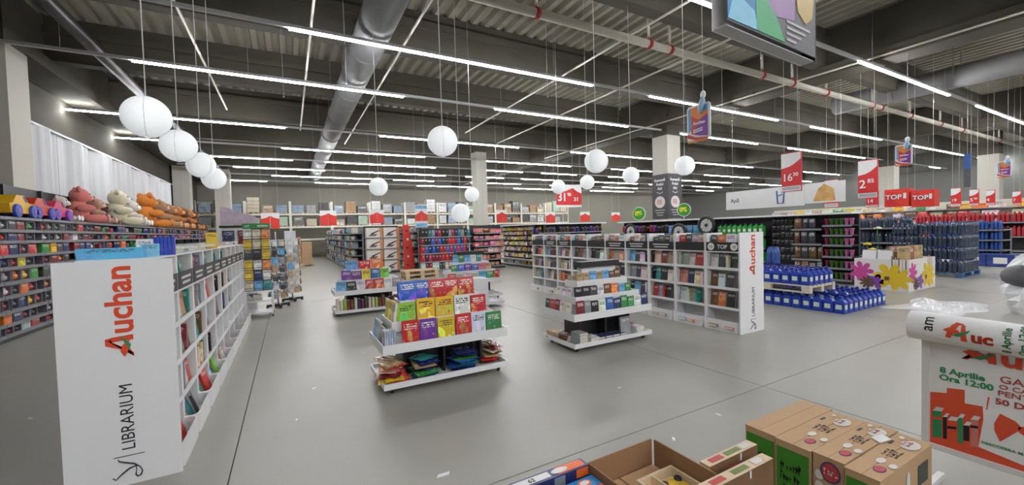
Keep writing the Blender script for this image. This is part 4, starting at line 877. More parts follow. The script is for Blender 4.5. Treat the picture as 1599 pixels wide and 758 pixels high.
# gondola of car care along X = GX
def gunit(label, p0, p1, zs, H=1.82, m_shelf=None):
    y0, y1 = yat(p0), yat(p1); L = abs(y0 - y1); y1, y0 = min(y0, y1), max(y0, y1)
    return shelf_unit('car_care_unit', label, (GX, y0, 0), -math.pi / 2, L - .004, .45, zs, H, 'car care units', BLACKM, m_shelf or PEG, PEG, WHITE), L
M, L = gunit('black pot unit with green and pink flower pots', 1331, 1284, (.12, .42, .72, 1.02, 1.28, 1.54))
POT = MB().lathe([(.30, 0), (.45, .86), (.5, .86), (.5, 1), (.44, 1), (.40, .8)], 14, cap=False).lathe([(.30, 0), (.30, .02)], 14).mesh('flower_pot', [TINT])
for i, z in enumerate((.12, .42, .72, 1.02, 1.28, 1.54)):
    n = 6
    for k in range(n):
        cn = ['dark red', 'green', 'green', 'green', 'pink', 'pink'][k]; c = {'dark red': (.3, .02, .08), 'green': (.06, .18, .03), 'pink': (.55, .16, .36)}[cn]
        o = obj('flower_pot', POT, None, (0, 0, 0), color=c); s = L / n * .9; o.matrix_world = M @ Matrix.Translation((L / n * (k + .5), .12, z + .001)) @ Matrix.Diagonal((s * 1.05, s * 1.05, .17, 1)); tag(o, f'{cn} flower pot, {ORD[k]} from left on {ORD[i]} shelf up of pot unit', 'flower pot', 'flower pots on the pot unit')
M, L = gunit('black unit of printed brown bags beside the flower pots', 1283, 1236, (.2, .62, 1.04, 1.45))
fill(M, L, (.2, .62, 1.04, 1.45), [.36, .36, .36, .3], POUCH, 'garden_bag', 'printed bag', 'bag', 'printed bag unit', ['brown', 'tan', 'brown', 'charcoal'], (.13, .19), .18, 'printed brown bags', hv=.08)
M, L = gunit('black peg unit of small black packs beside the brown bags', 1235, 1196, (.12, .4))
fill(M, L, (.55, .78, 1.0, 1.22, 1.42, 1.6), [.15] * 6, BLISTER, 'hanging_pack', 'black hanging pack', 'pack', 'black peg unit', ['black', 'charcoal'], (.09, .12), .1, 'black hanging packs', y0=.25)
M, L = gunit('black unit of green plastic jugs behind the red-logo panel', 1195, 1118, (.12, .5, .9, 1.3))
for i, z in enumerate((.5, .9, 1.3)):
    for k in range(int(L / .17)): 
        o = obj('plastic_jug', GJUG); o.matrix_world = M @ Matrix.Translation((.1 + .168 * k, .12, z + .001)) @ Matrix.Diagonal((1, 1, 1.17, 1)); tag(o, f'green plastic jug, {ORD[k]} from left on {["lower", "middle", "top"][i]} shelf of green jug unit', 'jug', 'green plastic jugs')
M, L = gunit('black unit of blue wiping packs behind the long bookcases', 1117, 1040, (.12, .9, 1.36))
fill(M, L, (1.36,), [.3], POUCH, 'wipe_pack', 'plastic wipe pack', 'pack', 'wiping pack unit', ['sky blue', 'sky blue', 'blue'], (.2, .26), .2, 'blue wipe packs', hv=.1)
M, L = gunit('black unit of hanging accessories farthest along the car care run', 1039, 965, (.12, .9, 1.36))
fill(M, L, (1.42,), [.3], BLISTER, 'accessory_pack', 'accessory pack', 'pack', 'farthest car care unit', ['black', 'purple', 'brown', 'charcoal', 'red'], (.14, .2), .12, 'accessory packs', y0=.2)
# wheel covers
for n, (px, py, r) in enumerate(((1103, 352, .27), (985, 362, .27), (1060, 363, .27))):
    p = onX(px, py, GX - .22); t = thing('wheel_cover', ['large wheel with thick black rim above the bookcases, nearest the red-logo panel', 'black-rimmed wheel half hidden farthest along the bookcase tops', 'black-rimmed wheel half hidden behind the middle of the bookcase tops'][n], 'wheel', p, -math.pi / 2, 'display wheels')
    tf = Matrix.Rotation(math.pi / 2, 4, 'X'); obj('tyre', MB().tube([(r * math.cos(a * math.pi / 14), 0, r * math.sin(a * math.pi / 14)) for a in range(28)], .055, 8, closed=True), t, mats=[BLACK])
    obj('disc', MB().lathe([(r * .95, -.01), (r * .95, .01)], 24, 0, tf), t, mats=[mat('grey_white_disc', (.6, .6, .6), .4)])
    for a in range(10): obj('spoke', MB().tube([(.05 * math.cos(a * math.pi / 5), -.016, .05 * math.sin(a * math.pi / 5)), (r * .85 * math.cos(a * math.pi / 5), -.016, r * .85 * math.sin(a * math.pi / 5))], .012, 5), t, mats=[STEEL])
    obj('hub', MB().lathe([(.05, -.02), (.05, .03)], 12, 0, tf), t, mats=[BLACK]); obj('stand_bar', MB().box(-.02, .02, .03, .2, -.03, .0).box(-.02, .02, .0, .04, -1.63 + 1.63 - p.z + .0, 0), t, mats=[BLACKM])
# ================================================================ FLOWER BOX
t = thing('flower_display_box', 'low white display box printed with pink and yellow flowers', 'display box', (13.0, 3.68, 0))
obj('box_walls', MB().box(-.9, .65, 0, .03, 0, .72).box(-.9, -.87, .03, 1.0, 0, .72).box(.62, .65, .03, 1.0, 0, .72).box(-.87, .62, .97, 1.0, 0, .72), t, mats=[mat('box_white', (.72, .70, .68), .5)])
obj('box_floor', MB().box(-.87, .62, .03, .97, .64, .66), t, mats=[CARD])
YEL = mat('print_yellow', (.72, .50, .02), .45); MAG = mat('print_magenta', (.55, .06, .3), .45); VIO = mat('print_violet', (.22, .06, .38), .45); BRN = mat('print_brown', (.10, .06, .03), .5); CRM = mat('print_cream', (.6, .48, .28), .5)
def petal_shape(name, org, x, up, s, n, mt, lift):
    pts = []
    for k in range(n * 8): a = 2 * math.pi * k / (n * 8); r = s * (.42 + .58 * abs(math.cos(n * a / 2)) ** .7); pts.append((r * math.cos(a), r * math.sin(a)))
    o = obj(name, MB().prism(pts, 0, .002, 'z'), t, Vector(org), mats=[mt]); frame(o, x, up)
for face in ('A', 'B'):
    if face == 'A': org, x, up = lambda u, z, l: Vector((-.9 - l, 1.0 - u, z)), (0, -1, 0), (0, 0, 1); W = 1.0
    else: org, x, up = lambda u, z, l: Vector((-.9 + u, -l, z)), (1, 0, 0), (0, 0, 1); W = 1.55
    k = W / 1.0
    petal_shape('pink_flower', org(.14 * k, .42, .001), x, up, .24, 7, MAG, 0); petal_shape('pink_flower', org(.12 * k, .3, .0035), x, up, .1, 6, MAG, 0)
    petal_shape('yellow_flower', org(.66 * k, .34, .001), x, up, .30, 6, YEL, 0); petal_shape('yellow_flower', org(.80 * k, .28, .0035), x, up, .27, 7, YEL, 0); petal_shape('flower_eye', org(.62 * k, .28, .0065), x, up, .06, 6, BRN, 0)
    petal_shape('violet_flower', org(.42 * k, .19, .001), x, up, .18, 5, VIO, 0); petal_shape('violet_flower', org(.42 * k, .22, .0035), x, up, .1, 6, VIO, 0); petal_shape('dark_foliage', org(.25 * k, .16, .006), x, up, .15, 9, BRN, 0)
    for q in range(5): o = obj('branch_print', MB().box(0, .018, 0, .5, 0, .002), t, org(.70 * k + .06 * q, .3 - .02 * q, .0005), mats=[CRM if q % 2 else BRN]); frame(o, x, up)
def potted(label, x, y, pc, col, h, kind):
    q = thing('potted_plant', label, 'potted plant', (x, y, .661)); pm = mat('pot_' + '_'.join(f'{v:.2f}' for v in pc), pc, .4); fm = mat('bloom_' + '_'.join(f'{v:.2f}' for v in col), col, .6, vary=.15); GR = mat('leaf_green', (.08, .24, .04), .6, vary=.3)
    obj('pot', MB().lathe([(.06, 0), (.09, .17), (.1, .17), (.1, .2)], 14), q, mats=[pm]); rr = random.Random(hash((x, y)) % 999)
    obj('stem', MB().tube([(0, 0, .18), (.02, 0, .18 + h * .5), (.0, .02, .18 + h)], .007, 5), q, mats=[GR])
    for k in range(7):
        a = k * .9; L_ = .10 if kind else .08; mb = MB(); d = Vector((math.cos(a), math.sin(a), .6)); s_ = Vector((-math.sin(a), math.cos(a), 0)) * .025; b0 = Vector((0, 0, .2)); mb.face([b0, b0 + d * L_ * .5 + s_, b0 + d * L_ + Vector((0, 0, -.01)), b0 + d * L_ * .5 - s_]); obj('leaf', mb, q, mats=[GR])
    for k in range(9): 
        a = k * 2.4; r = .012 * k ** .9; obj('bloom', MB().ell((math.cos(a) * r * .9, math.sin(a) * r * .9, .18 + h - .004 * k), (.035, .035, .02), 8, 5), q, mats=[fm])
potted('yellow daisy in a pink pot at the left of the flower box', 12.32, 4.5, (.6, .25, .45), (.8, .6, .02), .24, 0); potted('tall white orchid in a dark pot standing on the flower box', 12.75, 4.45, (.12, .1, .12), (.75, .74, .55), .62, 1)
potted('red-potted green plant in the middle of the flower box', 12.7, 4.2, (.3, .02, .07), (.1, .3, .05), .1, 1); potted('yellow blooms in a green pot on the right of the flower box', 13.2, 3.95, (.05, .3, .05), (.8, .55, .03), .1, 0); potted('small yellow flower in lime pot behind the flower box', 12.6, 4.5, (.3, .5, .05), (.8, .6, .05), .1, 0)
for n in range(2): 
    o = obj('white_planter', MB().prism([(-.16, 0), (.16, 0), (.12, .26), (-.12, .26)], -.13, .13, 'y').prism([(-.1, .26), (.1, .26), (.1, .27), (-.1, .27)], -.1, .1, 'y', 1), None, (12.32, 4.42 - .29 * n, .661), mats=[WHITE, BRN]); tag(o, f'white tapered planter box, {["left", "right"][n]} one on the flower box', 'planter', 'white planters')
for n, (x, y) in enumerate(((12.28, 4.0), (12.28, 3.85), (12.5, 3.85), (12.75, 3.85), (13.0, 3.85))):
    goods(POUCH, 'bulb_bag', f'printed bulb bag, {ORD[n]} from left along the front of the flower box', 'bag', Matrix.Translation((x, y - .05, .661)) @ Matrix.Rotation(-.7, 4, 'Z'), .26, .09, .36, [(.35, .14, .1), (.5, .36, .18), (.3, .1, .08), (.52, .38, .2), (.45, .32, .16)][n], 'bulb bags on the flower box')
# loose shrink-wrapped pack of jugs on the upper layer
t = wpack(WP2, 'clear-wrapped pack of blue bottles sitting on the upper layer of blue jugs', (9.2, 5.0, .755), .2, None, 'bottle_pack', True, 1.15)
# ================================================================ FAR RIGHT
M = shelf_unit('drink_shelf_unit', 'grey drinks unit of blue packs at the far right', (21.2, 6.0, 0), -math.pi / 2, 2.0, .7, (.12, .5, .85, 1.2), 1.25, None, SHELFG, SHELFG, PEG)
for l, z in enumerate((.121, .501, .851, 1.201)):
    for j in range(6): wpack(WP2, f'blue drinks pack, {ORD[j]} on {["lowest", "second", "third", "top"][l]} level of the far grey unit', (21.4, 5.8 - .31 * j, z), math.pi / 2, 'blue drinks packs at the far right', film=False)
for j in range(4): tag(obj('drink_carton', MB().box(-.3, .3, -.3, .3, 0, .40).box(-.303, -.3, -.15, .15, .1, .3, 1), None, (20.6 + .0 * j, 3.95 + .62 * j, 0), color=(.03, .06, .25), mats=[PACK, WPRINT]), f'navy drinks carton on the floor, {ORD[j]} from the open aisle at the far right', 'carton', 'navy cartons on the floor')
M = shelf_unit('red_drink_unit', 'low unit of red drink packs beyond the blue drinks', (26.5, 8.0, 0), -math.pi / 2, 4.0, .8, (.2, .8, 1.4), 1.42, None, SHELFG, SHELFG, PEG)
WP3 = water_pack(3, mat('red_bottle', (.4, .02, .03), .3), mat('red_cap', (.5, .03, .03), .4))
for l, z in enumerate((.801, 1.401)):
    for j in range(9): wpack(WP3, f'red drink pack, {ORD[j]} on the {["lower", "top"][l]} shelf of the red unit', (26.75, 7.7 - .43 * j, z), math.pi / 2, 'red drink packs', film=False, s=1.4)
FOOD = ['cream', 'tan', 'red', 'yellow', 'brown', 'white', 'orange', 'green']
for k in range(6):
    M = shelf_unit('grocery_shelf_unit', f'pale grocery shelf unit, {ORD[k]} from the hall column in the distance', (30.0, 11.5 + 2.2 * k - 6, 0), -math.pi / 2, 2.19, .6, (.3, .8, 1.3, 1.75, 2.1), 2.5, 'distant grocery units', RB, WHITE, RB)
    fill(M, 2.19, (1.3, 1.75, 2.1), [.34, .3, .3], [CARTON, POUCH], 'grocery_pack', 'grocery pack', 'grocery', f'{ORD[k]} distant grocery unit', FOOD, (.36, .55), .4, 'distant grocery packs')
# ================================================================ FOREGROUND CARTONS
KRAFT = mat('kraft_box', (.52, .34, .19), .75, vary=.05, scale=20); GRN = mat('carton_green', (.045, .23, .015), .6, vary=.05); PRNT = mat('box_fine_print', (.06, .07, .06), .7, vary=.5, scale=90); PALEP = mat('box_pale_print', (.68, .66, .62), .6, vary=.08); RPR = mat('box_red_print', (.5, .06, .06), .5, vary=.2, scale=50); NVY = mat('print_navy', (.04, .05, .2), .5)
def oval(parent, name, c, x, up, a, b, mt, lift=.001):
    pts = [(a * math.cos(k * math.pi / 10), b * math.sin(k * math.pi / 10)) for k in range(20)]
    o = obj(name, MB().prism(pts, 0, .0008, 'z'), parent, mats=[mt]); n = Vector(x).cross(Vector(up)); o.location = Vector(c) + n * lift; return frame(o, x, up)
def rect(parent, name, c, x, up, a, b, mt, lift=.001):
    o = obj(name, MB().box(-a / 2, a / 2, -b / 2, b / 2, 0, .0008), parent, mats=[mt]); n = Vector(x).cross(Vector(up)).normalized(); o.location = Vector(c) + n * lift; return frame(o, x, up)
def scribble(parent, org, x, up, W, H, mt, n, seed):
    """rows of fine upright strokes, like hand lettering"""
    rr = random.Random(seed); mb = MB(); xx = 0
    for r in range(n):
        u = 0; v = H * (1 - (r + 1) / n)
        while u < W * rr.uniform(.8, 1): 
            h = H / n * rr.uniform(.4, .95); w_ = rr.uniform(.002, .004); mb.box(u, u + w_, v, v + h, 0, .0008); mb.box(u, u + w_ * 3, v + h * rr.uniform(.2, .7), v + h * .8, 0, .0008); u += rr.uniform(.008, .02)
    o = obj('print_text', mb, parent, Vector(org), mats=[mt]); return frame(o, x, up)
def product_carton(label, x0, x1, y0, y1, H, left_green, prints, front=False):
    t = thing('product_carton', label, 'carton', (x0, y0, 0), 0, 'printed cartons in the foreground'); w, d = x1 - x0, y1 - y0
    obj('carton_body', MB().box(0, w, 0, d, 0, H - .006), t, mats=[KRAFT]); obj('lid_flap', MB().box(-.002, w + .002, -.002, d / 2 - .001, H - .006, H), t, mats=[KRAFT]); obj('lid_flap', MB().box(-.002, w + .002, d / 2 + .001, d + .002, H - .006, H), t, mats=[KRAFT])
    xl, ul = (0, -1, 0), (0, 0, 1)
    if left_green: rect(t, 'green_panel', (-.0, d / 2, H / 2 - .02), xl, ul, d - .012, H - .03, GRN, .0025); scribble(t, (-.0045, d - .025, H - .26), xl, ul, d - .05, .17, INK, 3, int(y0 * 100)); scribble(t, (-.0045, d - .025, H - .46), xl, ul, d - .05, .17, INK, 4, int(y0 * 77))
    else:
        for a, b, m_, l in ((.042, .05, NVY, .003), (.036, .043, RPR, .004)): oval(t, 'round_logo', (0, d * .42, H - .07), xl, ul, a, b, m_, l)
        scribble(t, (-.0055, d * .42 + .026, H - .085), xl, ul, .05, .034, WPRINT, 2, 5)
        for q in range(3): oval(t, 'white_badge', (0, d * .82 - .005, H - .10 - .055 * q), xl, ul, .018, .024, PALEP, .003)
    if prints:
        X, U = (1, 0, 0), (0, 1, 0)
        for k, (u, v, a, b, m_) in enumerate(((.18, .3, .035, .022, NVY), (.18, .3, .03, .018, RPR), (.33, .5, .032, .016, PALEP), (.80, .35, .06, .035, PALEP), (.9, .75, .018, .01, PALEP), (.29, .1, .025, .014, PALEP))): oval(t, 'top_badge', (w * u, d * v, H), X, U, a, b, m_, .001 + .0009 * k)
        scribble(t, (w * .46, d * .25, H + .0015), X, U, .09, d * .5, INK, 4, 3); scribble(t, (w * .74, d * .3, H + .009), X, U, .07, .04, RPR, 2, 9); rect(t, 'dark_strip', (w * .75, d * .85, H), X, U, .05, .012, PRNT, .0012)
    if front:
        xf = (1, 0, 0); rect(t, 'text_block', (w * .80, 0, H * .78), xf, ul, .12, .10, PRNT, .0015); oval(t, 'white_badge', (w * .5, 0, H * .8), xf, ul, .02, .05, PALEP, .0015); oval(t, 'white_badge', (w * .3, 0, H * .72), xf, ul, .04, .05, PALEP, .0015)
    return t
product_carton('kraft carton with green side at the back of the foreground cartons', 2.22, 2.82, 1.205, 1.365, .5, True, False)
product_carton('kraft carton with green side and printed lid, second from the back', 2.21, 2.79, 1.035, 1.198, .5, True, True)
product_carton('kraft carton with a red round logo on its end, between the green-sided ones', 2.22, 2.81, .90, 1.028, .502, False, True)
product_carton('front kraft carton with green end in the foreground by the poster', 2.2, 2.79, .762, .89, .5, True, True, True)
tag(obj('paper_scrap', MB().prism([(-.05, -.02), (.04, -.035), (.06, .01), (-.02, .03)], 0, .003, 'z'), None, (2.62, .91, .506), mats=[PAPER]), 'torn white paper scrap on the foreground cartons', 'paper')
# open carton
t = thing('open_carton', 'open brown cardboard carton in the foreground', 'carton', (1.22, 1.155, 0))
for nm, a in (('back_wall', (0, .43, .37, .376, 0, .5)), ('side_wall', (.434, .44, .0, .36, 0, .5)), ('side_wall', (0, .006, 0, .37, 0, .5)), ('front_wall', (.006, .434, 0, .006, 0, .42)), ('bottom', (.006, .434, .006, .37, .0, .01))): obj(nm, MB().box(*a), t, mats=[CARDIN])
0 and obj('flap', MB().box(-.14, 0, -.0, .36, -.003, .003, tf=Matrix.Translation((.003, .04, .498)) @ Matrix.Rotation(.9, 4, 'Y') @ Matrix.Rotation(0, 4, 'X')), t, mats=[CARD])
# wooden tray puzzle with a yellow car
PLY = mat('pale_plywood', (.68, .54, .36), .6, vary=.1, scale=12); YCAR = mat('toy_yellow', (.75, .48, .04), .4)
t = thing('wooden_puzzle_tray', 'pale wooden tray puzzle with a yellow car inside the open carton', 'toy', (1.40, 1.175, .373), .0)
obj('tray_base', MB().box(0, .24, 0, .22, 0, .008), t, mats=[PLY])
for a in ((0, .24, 0, .012), (0, .24, .208, .22), (0, .012, .012, .208), (.228, .24, .012, .208), (.088, .096, .012, .208)): obj('tray_rim', MB().box(*a, .008, .055), t, mats=[PLY])
obj('car_piece', MB().prism([(.11, .05), (.22, .05), (.22, .12), (.19, .17), (.13, .17), (.11, .12)], .008, .03, 'z'), t, mats=[YCAR]); obj('car_decal', MB().lathe([(.022, .03), (.022, .032)], 12, 0, Matrix.Translation((.165, .09, 0))), t, mats=[ORNG])
for x in (.115, .205): obj('wheel_piece', MB().lathe([(.018, .008), (.018, .04)], 12, 0, Matrix.Translation((x, .15, 0))), t, mats=[INK]); 
obj('window_piece', MB().box(.19, .215, .06, .09, .03, .032), t, mats=[mat('toy_sky', (.15, .5, .7), .4)])
tag(obj('filler_carton', MB().box(0, .17, 0, .35, 0, .36).box(.18, .41, 0, .35, 0, .36), None, (1.232, 1.165, .011), mats=[CARD]), 'brown inner cartons filling the open carton', 'carton')
WPR = mat('wood_print_dark', (.22, .12, .06), .6, vary=.35, scale=9); GPR = mat('print_olive', (.16, .22, .06), .5)
for n, (y, z) in enumerate(((1.285, .505), (1.155, .505))):
    x0 = 1.70 if n == 0 else 1.52; x0 = 1.69 if n == 0 else 1.50; x1 = 2.05 if n == 0 else 1.99; y = (1.255, 1.145)[n]
    x0 = (1.675, 1.5)[n]
    t = thing('wooden_toy_box', ['flat wooden toy box with pale edge standing against the open carton', 'flat dark-printed wooden toy box nearest the camera beside the open carton'][n], 'toy box', (x0, y - .055, 0), 0, 'flat wooden toy boxes'); w = x1 - x0
    obj('box_shell', MB().box(0, w, 0, .055, 0, z, mis=(0, 0, 1, 0, 0, 0)), t, mats=[PLY, WPR]); X, U = (1, 0, 0), (0, 1, 0)
    rect(t, 'red_edge_print', (w * .22, .028, z), X, U, .09, .03, RPR); rect(t, 'green_edge_print', (w * .55, .028, z), X, U, .11, .028, GPR, .0012); rect(t, 'pale_edge_print', (w * .82, .028, z), X, U, .07, .035, PALEP, .0014)
    rect(t, 'hang_tab', (w * .62, 0, z - .02), X, (0, 0, 1), .012, .035, PAPER, .002); rect(t, 'red_print', (w * .45, 0, z - .07), X, (0, 0, 1), .07, .05, RPR, .0012)
# blue toy boxes
NB = mat('night_blue_box', (.02, .025, .13), .3, vary=.15); SKB = mat('sky_blue_box', (.03, .26, .62), .3, vary=.15); ORB = mat('bright_orange', (.8, .14, .02), .4)
t = thing('toy_gift_box', 'night-blue toy box with white numbered top label in the foreground', 'toy box', (.775, 1.515, 0), .0); 
obj('box_shell', MB().box(0, .44, 0, .065, 0, .5), t, mats=[NB]); X, U = (1, 0, 0), (0, 1, 0)
rect(t, 'white_label', (.14, .033, .5), X, U, .19, .04, PAPER); rect(t, 'orange_edge', (.35, .033, .5), X, U, .15, .05, ORB); oval(t, 'white_badge', (.29, .033, .5), X, U, .045, .018, PAPER, .002); text('62', .035, INK, t, (.12, .02, .502), X, U, bold=.001)
rect(t, 'orange_corner', (.40, 0, .475), X, (0, 0, 1), .07, .04, ORB); rect(t, 'silver_seal', (.27, 0, .47), X, (0, 0, 1), .06, .05, STEEL, .002)
t = thing('toy_gift_box', 'sky-blue toy box with yellow lettering in the foreground', 'toy box', (.92, 1.37, 0), .0)
obj('box_shell', MB().box(0, .29, 0, .12, 0, .465), t, mats=[SKB]); 
rect(t, 'orange_stripe', (.27, .02, .465), X, U, .03, .05, ORB); oval(t, 'orange_badge', (.22, .085, .465), X, U, .035, .022, ORB); oval(t, 'white_badge', (.22, .085, .465), X, U, .025, .014, PAPER, .002)
for k in range(5): o = rect(t, 'yellow_letter', (.08 + .028 * k, .05 + .006 * (k % 2), .465), X, U, .016, .045, YEL, .0012); o.rotation_euler.z = .3 * (-1) ** k
# ================================================================ POSTER STAND (facing -X at X = 3.3)
PXX = 3.30; PX_, PU = (0, -1, 0), (0, 0, 1)
t = thing('poster_stand', 'white framed poster stand showing drawn books and a red bow', 'poster stand', (PXX, 0, 0)); ps = t
def yz(px, py): q = onX(px, py, PXX); return q.y, q.z
yl, zb = yz(1452, 690); _, zt = yz(1467, 538); yr = -.35
ALU = mat('frame_white', (.70, .70, .70), .4); RPO = mat('poster_red', (.70, .085, .035), .5, vary=.03); PGR = mat('poster_green', (.02, .26, .10), .5); PPK = mat('poster_pink', (.62, .2, .17), .5); DRED = mat('poster_text_red', (.42, .05, .04), .5)
obj('poster_sheet', MB().box(-.004, .004, yr, yl, zb, zt), t, mats=[PAPER]); obj('frame_post', MB().box(-.018, .018, yl, yl + .032, 0, zt + .06), t, mats=[ALU]); obj('frame_post', MB().box(-.018, .018, yr - .032, yr, 0, zt + .06), t, mats=[ALU]); obj('frame_rail', MB().box(-.018, .018, yr, yl, zb - .03, zb), t, mats=[ALU]); obj('frame_rail', MB().box(-.018, .018, yr, yl, zt, zt + .03), t, mats=[ALU]); obj('foot', MB().box(-.25, .25, yl, yl + .032, 0, .03), t, mats=[ALU]); obj('foot', MB().box(-.25, .25, yr - .032, yr, 0, .03), t, mats=[ALU])
def ppoly(name, pts, mt, lift):
    q = [yz(*p) for p in pts]; q = [(max(yr + .002, min(yl - .002, a)), max(zb + .001, min(zt - .001, b))) for a, b in q]
    obj(name, MB().prism(q, -.004 - lift - .0006, -.004 - lift, 'x'), ps, mats=[mt])
ppoly('red_ground', [(1453, 612), (1479, 614), (1479, 606), (1507, 609), (1507, 630), (1535, 635), (1536, 655), (1528, 698), (1562, 712), (1700, 800), (1448, 690)], RPO, 0)
ppoly('red_ribbon', [(1543, 620), (1546, 621), (1542, 640), (1540, 640)], RPO, 0)
for nm, x0, y0, x1, y1, mt in (('green_book', 1457, 641, 1471, 682, PGR), ('black_book', 1473, 651, 1479, 685, INK), ('red_book', 1480, 656, 1494, 690, RPO), ('green_book', 1496, 652, 1504, 692, PGR), ('black_book', 1505, 664, 1514, 688, INK), ('pink_book', 1516, 655, 1528, 697, PPK)):
    d = (x1 - x0) * .12; ppoly(nm, [(x0, y0), (x1, y0 + d), (x1, y1 + d), (x0, y1)], mt, .0012); ppoly('page_top', [(x0, y0), (x1, y0 + d), (x1 + 4, y0 - 5 + d), (x0 + 6, y0 - 6)], PALEP, .002)
    if x1 - x0 > 10: ppoly('book_band', [(x0, y0 + 9), (x1, y0 + 9 + d), (x1, y0 + 13 + d), (x0, y0 + 13)], RPO if mt is PGR else INK, .003)
ppoly('red_bow', [(1553, 661), (1562, 646), (1586, 658), (1596, 668), (1590, 674), (1562, 690), (1553, 672)], RPO, .0012); ppoly('red_bow', [(1590, 668), (1640, 660), (1640, 705), (1592, 676)], RPO, .0012)
def ptext(b, px, py, size, mt, bold=.001, width=1): a, z = yz(px, py); text(b, size, mt, ps, (-.0062, a, z), PX_, PU, bold=bold, width=width)
ptext('8 Aprilie', 1468, 581, .046, PGR, .0014, 1.1); ptext('Ora 12:00', 1467, 592, .046, PGR, .0014, 1.1)
for b, px, py, s, bo in (('GAR', 1561, 597, .052, .0003), ('O CART', 1560, 607, .036, .0003), ('PENTRU', 1558, 617, .040, .0003), ('50 DE', 1554, 630, .044, .001)): ptext(b, px, py, s, DRED, bo, 1.15)
ptext('DESCOPERA MAGIA', 1533, 692, .020, PGR, .0002, 1.1)
a, z = yz(1502, 560); logo(ps, (-.0062, a, z), PX_, PU, .5)
# rolled poster lying along the top
c0, c1 = onX(1423, 506, PXX - .03), onX(1599, 533, PXX - .03); ax = (c1 - c0).normalized(); rr_ = .083; L = 1.25
t = thing('rolled_poster', 'rolled white poster with green date print resting on the poster stand', 'rolled poster', c0)
perp = Vector((-1, 0, 0)); perp = (perp - ax * perp.dot(ax)).normalized(); upv = ax.cross(perp); upv = upv if upv.z > 0 else -upv
def cyl(u, v, r): an = v / r; return ax * u + perp * (r * math.cos(an)) + upv * (r * math.sin(an))
mb = MB(); n = 40
for k in range(n): a, b = math.pi * 2 * k / n, math.pi * 2 * (k + 1) / n; mb.face([cyl(0, a * rr_, rr_), cyl(L, a * rr_, rr_), cyl(L, b * rr_, rr_), cyl(0, b * rr_, rr_)], 0, True)
obj('paper_roll', mb, t, mats=[PAPER]); obj('roll_end', MB().lathe([(rr_ - .004, 0), (rr_ - .004, .002)], 24, tf=Matrix((perp, upv, ax)).transposed().to_4x4()), t, mats=[PAPER])
def cyl_text(b, size, mt, u, v, up_axis=True, bold=.001, w=1.0):
    me = text_mesh(b, size, mt, bold, w).copy(); bm_ = bmesh.new(); bm_.from_mesh(me); bmesh.ops.subdivide_edges(bm_, edges=bm_.edges, cuts=1)
    for q in bm_.verts:
        x, y = q.co.x, q.co.y; uu, vv = (u - y, v + x) if up_axis else (u + x, v + y); q.co = cyl(uu, vv, rr_ + .0012)
    bm_.to_mesh(me); bm_.free(); obj('lettering', me, t)
cyl_text('am', .075, INK, .115, -.01, True, .0005); cyl_text('8 Aprilie', .043, PGR, .40, -.075, True); cyl_text('Ora 12:00', .043, PGR, .455, -.075, True)
cyl_text('uc', .085, LOGO, .262, -.036, False, .004)
def cyl_patch(pts, mt, lift):
    bm_ = bmesh.new(); f = bm_.faces.new([bm_.verts.new((u, v, 0)) for u, v in pts]); bmesh.ops.triangulate(bm_, faces=[f])
    for _ in range(3): bmesh.ops.subdivide_edges(bm_, edges=bm_.edges[:], cuts=1, use_grid_fill=True); bmesh.ops.triangulate(bm_, faces=bm_.faces[:])
    for q in bm_.verts: q.co = cyl(q.co.x, q.co.y, rr_ + lift)
    me = bpy.data.meshes.new('print_patch'); bm_.to_mesh(me); bm_.free(); me.materials.append(mt); obj('print_patch', me, t)
for pts, mt, lf in (([(.165, -.028), (.185, -.032), (.215, .045), (.235, .058), (.205, .066), (.185, .04)], LOGO, .0015), ([(.225, .06), (.240, .05), (.25, -.04), (.225, -.04)], LOGO, .0015), ([(.155, .012), (.18, .03), (.215, .02), (.24, -.015), (.21, -.002), (.18, .0)], LOGO, .0022), ([(.19, -.01), (.215, -.016), (.25, .008), (.262, .03), (.235, .014), (.21, .0)], PGR, .003), ([(.56, -.10), (.95, -.10), (.95, .07), (.56, .07)], RPO, .0015)): cyl_patch(pts, mt, lf)
# ================================================================ PLASTIC ON THE FLOOR
PLAS = mat('white_plastic_film', (.74, .75, .76), .25, vary=.12, scale=6, spec=.6)
def crumpled(name, label, cat, loc, sx, sy, h, seed, n=26):
    rr = random.Random(seed); bumps = [(rr.uniform(-.4, .4), rr.uniform(-.4, .4), rr.uniform(.06, .2), rr.uniform(.3, 1)) for _ in range(22)]; mb = MB()
    def P(i, j):
        u, v = i / n - .5, j / n - .5; edge = max(0, 1 - 4 * (u * u + v * v) ** .5 * .5); z = sum(a * math.exp(-((u - x) ** 2 + (v - y) ** 2) / (s * s)) for x, y, s, a in bumps) * .33
        r2 = random.Random(i * 131 + j * 17 + seed); k = 1 + .14 * math.sin(5 * math.atan2(v, u) + seed)
        return (u * sx * k, v * sy * k, .004 + h * z * edge * r2.uniform(.55, 1.1))
    for i in range(n):
        for j in range(n): mb.face([P(i, j), P(i + 1, j), P(i + 1, j + 1), P(i, j + 1)])
    return tag(obj(name, mb, None, loc, mats=[PLAS]), label, cat)
crumpled('plastic_sheet', 'crumpled heap of white plastic film on the open floor', 'plastic sheet', (10.5, 2.75, 0), 1.7, 1.0, .30, 3)
p = onZ(1600, 488, 0); t = thing('wrapped_bundle', 'bundle in torn white plastic at the right edge of the floor', 'bundle', (p.x, p.y - .12, 0))
rr = random.Random(5); mb = MB(); seg, rg = 18, 9
def BP(i, j): a = 2 * math.pi * i / seg; z = j / rg; r = .36 * (math.sin(math.pi * (.25 + .62 * z))) * (1 + .16 * math.sin(3 * a + 4 * z) + .1 * math.sin(7 * a + 9 * z)); return (r * math.cos(a), r * math.sin(a), 1.0 * z)
